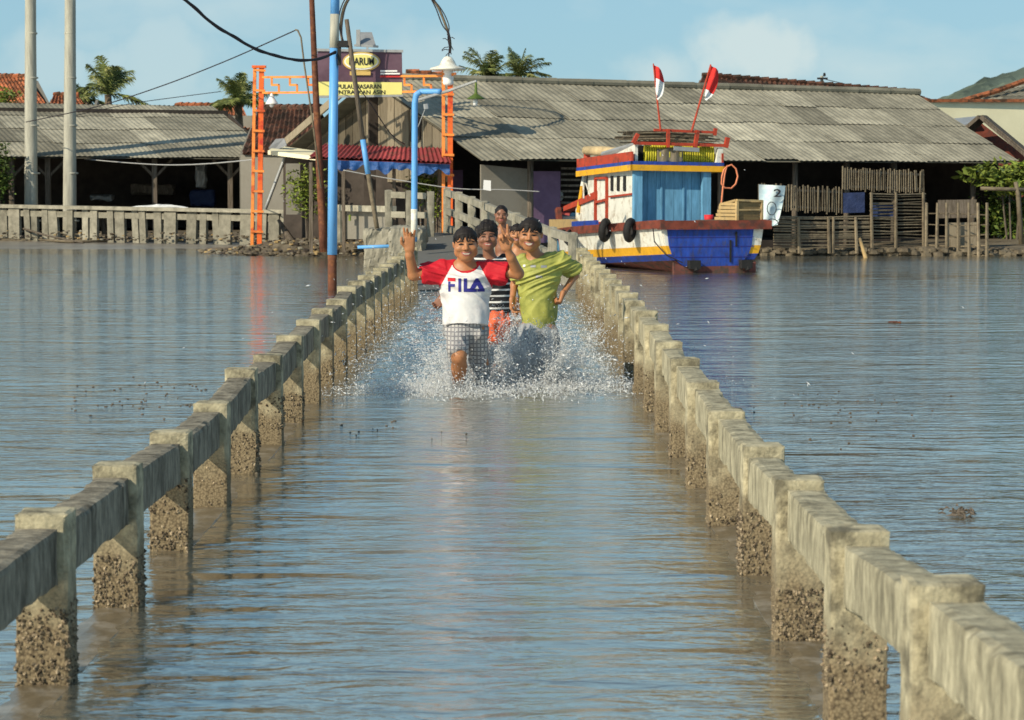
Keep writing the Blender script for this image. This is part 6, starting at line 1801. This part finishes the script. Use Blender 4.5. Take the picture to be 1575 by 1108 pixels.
field_object('shorts', F, .009, [M['oshort']], c3, None, wrinkle(.014, 7, seed=3))

# ---------------------------------------------------------------- child 4: shirtless, farthest
Y4_ = 36.0
c4 = thing('person', 'shirtless short-haired child running farthest back', 'person', P(772, 450, Y4_), 0, 'children running along the flooded walkway')
def J(px, py, dy=0.0): return P(px, py, Y4_ + dy)
K4 = Y4_ / FPX
hd, ha, hR = J(771, 331, -.05), 15.0 * K4, head_rot(R(2), R(6), R(2))
F = Field(); add_head(F, hd, ha, hR, .1, 'closed')
F.cone(J(772, 340), J(774, 350, .03), .055, .06, .03)
F.ell(J(774, 364, .03), (.165, .10, .15), None, .05); F.ell(J(774, 384, .02), (.125, .095, .16), None, .05); F.ell(J(773, 400), (.13, .1, .1), None, .05)
F.cone(J(762, 353, .03), J(753, 370, .15), .05, .038, .04); F.cone(J(753, 370, .15), J(752, 385, 0), .036, .026, .02); hand(F, J(752, 385, 0), (0, -.3, -1), (.9, 0, 0), 1, [(.4, 0)] * 4, 1.0)
F.cone(J(786, 353, .03), J(796, 368, .15), .05, .038, .04); F.cone(J(796, 368, .15), J(793, 384, 0), .036, .026, .02); hand(F, J(793, 384, 0), (0, -.3, -1), (-.9, 0, 0), 1, [(.4, 0)] * 4, 1.0)
F.cone(J(768, 402), J(767, 425, -.12), .075, .055, .05); F.cone(J(767, 425, -.12), J(767, 462, 0), .054, .034, .02)
F.cone(J(780, 402), J(781, 425, .05), .075, .055, .05); F.cone(J(781, 425, .05), J(781, 462, .3), .054, .034, .02)
field_object('body', F, .009, [M['skind'], M['eye'], M['brow'], M['lip'], M['teeth'], M['mouthd']], c4, face_label(hd, ha, hR, 'closed'))
hair_obj(c4, hd, ha, hR, .010, 'short', 24)
F = Field(); F.tub(J(773, 412), J(773, 395), (.155, .125), (.14, .115), .03); F.tub(J(767, 425, -.1), J(768, 402), (.085, .085), (.09, .1), .05); F.tub(J(781, 425, .05), J(780, 402), (.085, .085), (.09, .1), .05)
field_object('shorts', F, .012, [M['greyshort']], c4, None, wrinkle(.014, 7, seed=3))

# ---------------------------------------------------------------- child 5: half hidden behind the green shirt
Y5_ = 31.0
c5 = thing('person', 'child mostly hidden between the shirtless child and the green-shirted child', 'person', P(800, 480, Y5_), 0, 'children running along the flooded walkway')
def J(px, py, dy=0.0): return P(px, py, Y5_ + dy)
K5 = Y5_ / FPX
hd, ha, hR = J(795, 361, -.05), 16.5 * K5, head_rot(R(-4), R(2), R(2))
F = Field(); add_head(F, hd, ha, hR, .2)
F.cone(J(796, 370), J(797, 382, .03), .055, .06, .03)
F.ell(J(798, 398, .03), (.16, .10, .15), None, .05); F.ell(J(798, 420, .02), (.125, .095, .16), None, .05)
F.cone(J(785, 387, .03), J(780, 405, .15), .05, .038, .04); F.cone(J(780, 405, .15), J(782, 424, 0), .036, .026, .02); hand(F, J(782, 424, 0), (0, -.3, -1), (.9, 0, 0), 1, [(.4, 0)] * 4, 1.0)
F.cone(J(811, 387, .03), J(819, 405, .15), .05, .038, .04); F.cone(J(819, 405, .15), J(817, 424, 0), .036, .026, .02); hand(F, J(817, 424, 0), (0, -.3, -1), (-.9, 0, 0), 1, [(.4, 0)] * 4, 1.0)
F.cone(J(793, 436), J(792, 462, -.12), .075, .055, .05); F.cone(J(792, 462, -.12), J(792, 500, 0), .054, .034, .02)
F.cone(J(803, 436), J(804, 462, .05), .075, .055, .05); F.cone(J(804, 462, .05), J(804, 500, .3), .054, .034, .02)
field_object('body', F, .008, [M['skin'], M['eye'], M['brow'], M['lip'], M['teeth'], M['mouthd']], c5, face_label(hd, ha, hR, 'smile', .13, .03))
hair_obj(c5, hd, ha, hR, .009, 'fringe', 34)
F = Field(); F.tub(J(798, 446), J(798, 428), (.155, .125), (.14, .115), .03); F.tub(J(792, 460, -.1), J(793, 436), (.085, .085), (.09, .1), .05); F.tub(J(804, 460, .05), J(803, 436), (.085, .085), (.09, .1), .05)
field_object('shorts', F, .012, [M['greyshort']], c5, None, wrinkle(.014, 7, seed=3))

# ================================================================ SPLASHES: droplets thrown up by the feet
md = bpy.data.materials.new('splash_water'); md.use_nodes = True
b = md.node_tree.nodes['Principled BSDF']; b.inputs['Base Color'].default_value = (.86, .89, .90, 1); b.inputs['Roughness'].default_value = .12; b.inputs['Specular IOR Level'].default_value = .8
b.inputs['Transmission Weight'].default_value = .3; b.inputs['IOR'].default_value = 1.33
def droplets(n, seed, emit):
    rs = np.random.default_rng(seed)
    pts, rad, dirs = [], [], []
    for _ in range(n):
        p, d, r = emit(rs); pts.append(p); dirs.append(d); rad.append(r)
    P_ = np.array(pts); D_ = np.array(dirs); r_ = np.array(rad)[:, None]
    L_ = np.linalg.norm(D_, axis=1)[:, None]; u = D_ / (L_ + 1e-9)
    e1_ = np.cross(u, np.array([.3, .9, .2])); e1_ /= np.linalg.norm(e1_, axis=1)[:, None]; e2_ = np.cross(u, e1_)
    st = r_ * (1 + np.minimum(4.0, 2.0 * L_))
    vs = np.stack([P_ + u * st, P_ - u * st, P_ + e1_ * r_, P_ - e1_ * r_, P_ + e2_ * r_, P_ - e2_ * r_], 1).reshape(-1, 3)
    f = np.array([(0, 2, 4), (0, 4, 3), (0, 3, 5), (0, 5, 2), (1, 4, 2), (1, 3, 4), (1, 5, 3), (1, 2, 5)])
    fs = (np.arange(n)[:, None, None] * 6 + f[None]).reshape(-1, 3)
    return vs, fs
SRC = [(P(704, 604, 19.4), 1.0), (P(742, 590, 19.9), .8), (P(812, 590, 20.0), .9), (P(846, 590, 20.1), .8), (P(752, 560, 23.0), .7), (P(772, 560, 23.3), .5), (P(780, 470, 33), .4), (P(800, 490, 30), .4)]
SW = np.array([s[1] for s in SRC]); SW /= SW.sum()
def emit_far(rs):
    s = SRC[rs.choice(len(SRC), p=SW)][0]
    az = rs.uniform(0, 2 * np.pi); el = rs.uniform(.15, 1.35); sp = abs(rs.normal(0, 1)) * 1.75 + .3
    v = np.array([np.cos(az) * np.cos(el) * 1.15, np.sin(az) * np.cos(el), np.sin(el)]) * sp
    T = 2 * v[2] / 9.8 + .03; t = rs.uniform(0, 1) ** .8 * T
    p = np.array([s.x, s.y, 0.02]) + v * t; p[2] -= 4.9 * t * t
    vv = v - np.array([0, 0, 9.8 * t])
    return p, vv * .40, rs.lognormal(-5.9, .45)
def emit_low(rs):
    s = SRC[rs.choice(6, p=SW[:6] / SW[:6].sum())][0]
    az = rs.uniform(0, 2 * np.pi); rr = rs.gamma(1.8, .15); h_ = rs.exponential(.075) * np.exp(-rr * 1.6)
    p = np.array([s.x + np.cos(az) * rr * 1.5, s.y + np.sin(az) * rr, .012 + h_])
    return p, rs.normal(0, .8, 3), rs.lognormal(-6.15, .40)
def emit_jet(rs):       # sheets torn into ragged ribbons
    k = rs.integers(0, 80); g = np.random.default_rng(900 + k)
    s = SRC[g.choice(6, p=[.16, .16, .26, .24, .1, .08])][0]; az = g.uniform(0, 2 * np.pi); el = g.uniform(.8, 1.5); sp = g.uniform(1.8, 4.2)
    az += rs.normal(0, .07); sp *= rs.uniform(.25, 1.0); el += rs.normal(0, .05)
    v = np.array([np.cos(az) * np.cos(el), np.sin(az) * np.cos(el), np.sin(el)]) * sp
    t = g.uniform(.10, .30) * rs.uniform(.85, 1.15); p = np.array([s.x, s.y, .02]) + v * t; p[2] = max(.01, p[2] - 4.9 * t * t)
    return p, (v - np.array([0, 0, 9.8 * t])) * .5, rs.lognormal(-6.2, .42)
def emit_wide(rs):      # fine spray right across the walkway behind the leaders
    p = np.array([rs.uniform(-1.46, .95), rs.uniform(18.6, 29), 0.]); p[2] = .01 + rs.exponential(.16)
    return p, rs.normal(0, .9, 3), rs.lognormal(-5.9, .35)
for (nm, n_, sd, em, lab) in (('splash_spray', 14000, 1, emit_far, 'droplets flung up high around the running children'), ('splash_foam', 44000, 2, emit_low, 'dense white splash foaming around the running feet'),
                              ('splash_ribbons', 80000, 3, emit_jet, 'ragged ribbons of water torn up beside the legs'), ('splash_mist', 9000, 4, emit_wide, 'fine spray spread low across the walkway behind the leading child')):
    vs, fs = droplets(n_, sd, em)
    me = bpy.data.meshes.new(nm); me.from_pydata(vs.tolist(), [], fs.tolist()); me.materials.append(md)
    me.polygons.foreach_set('use_smooth', [True] * len(me.polygons)); me.update()
    o = bpy.data.objects.new(nm, me); col.objects.link(o); tag(o, lab, 'splash', kind='stuff')
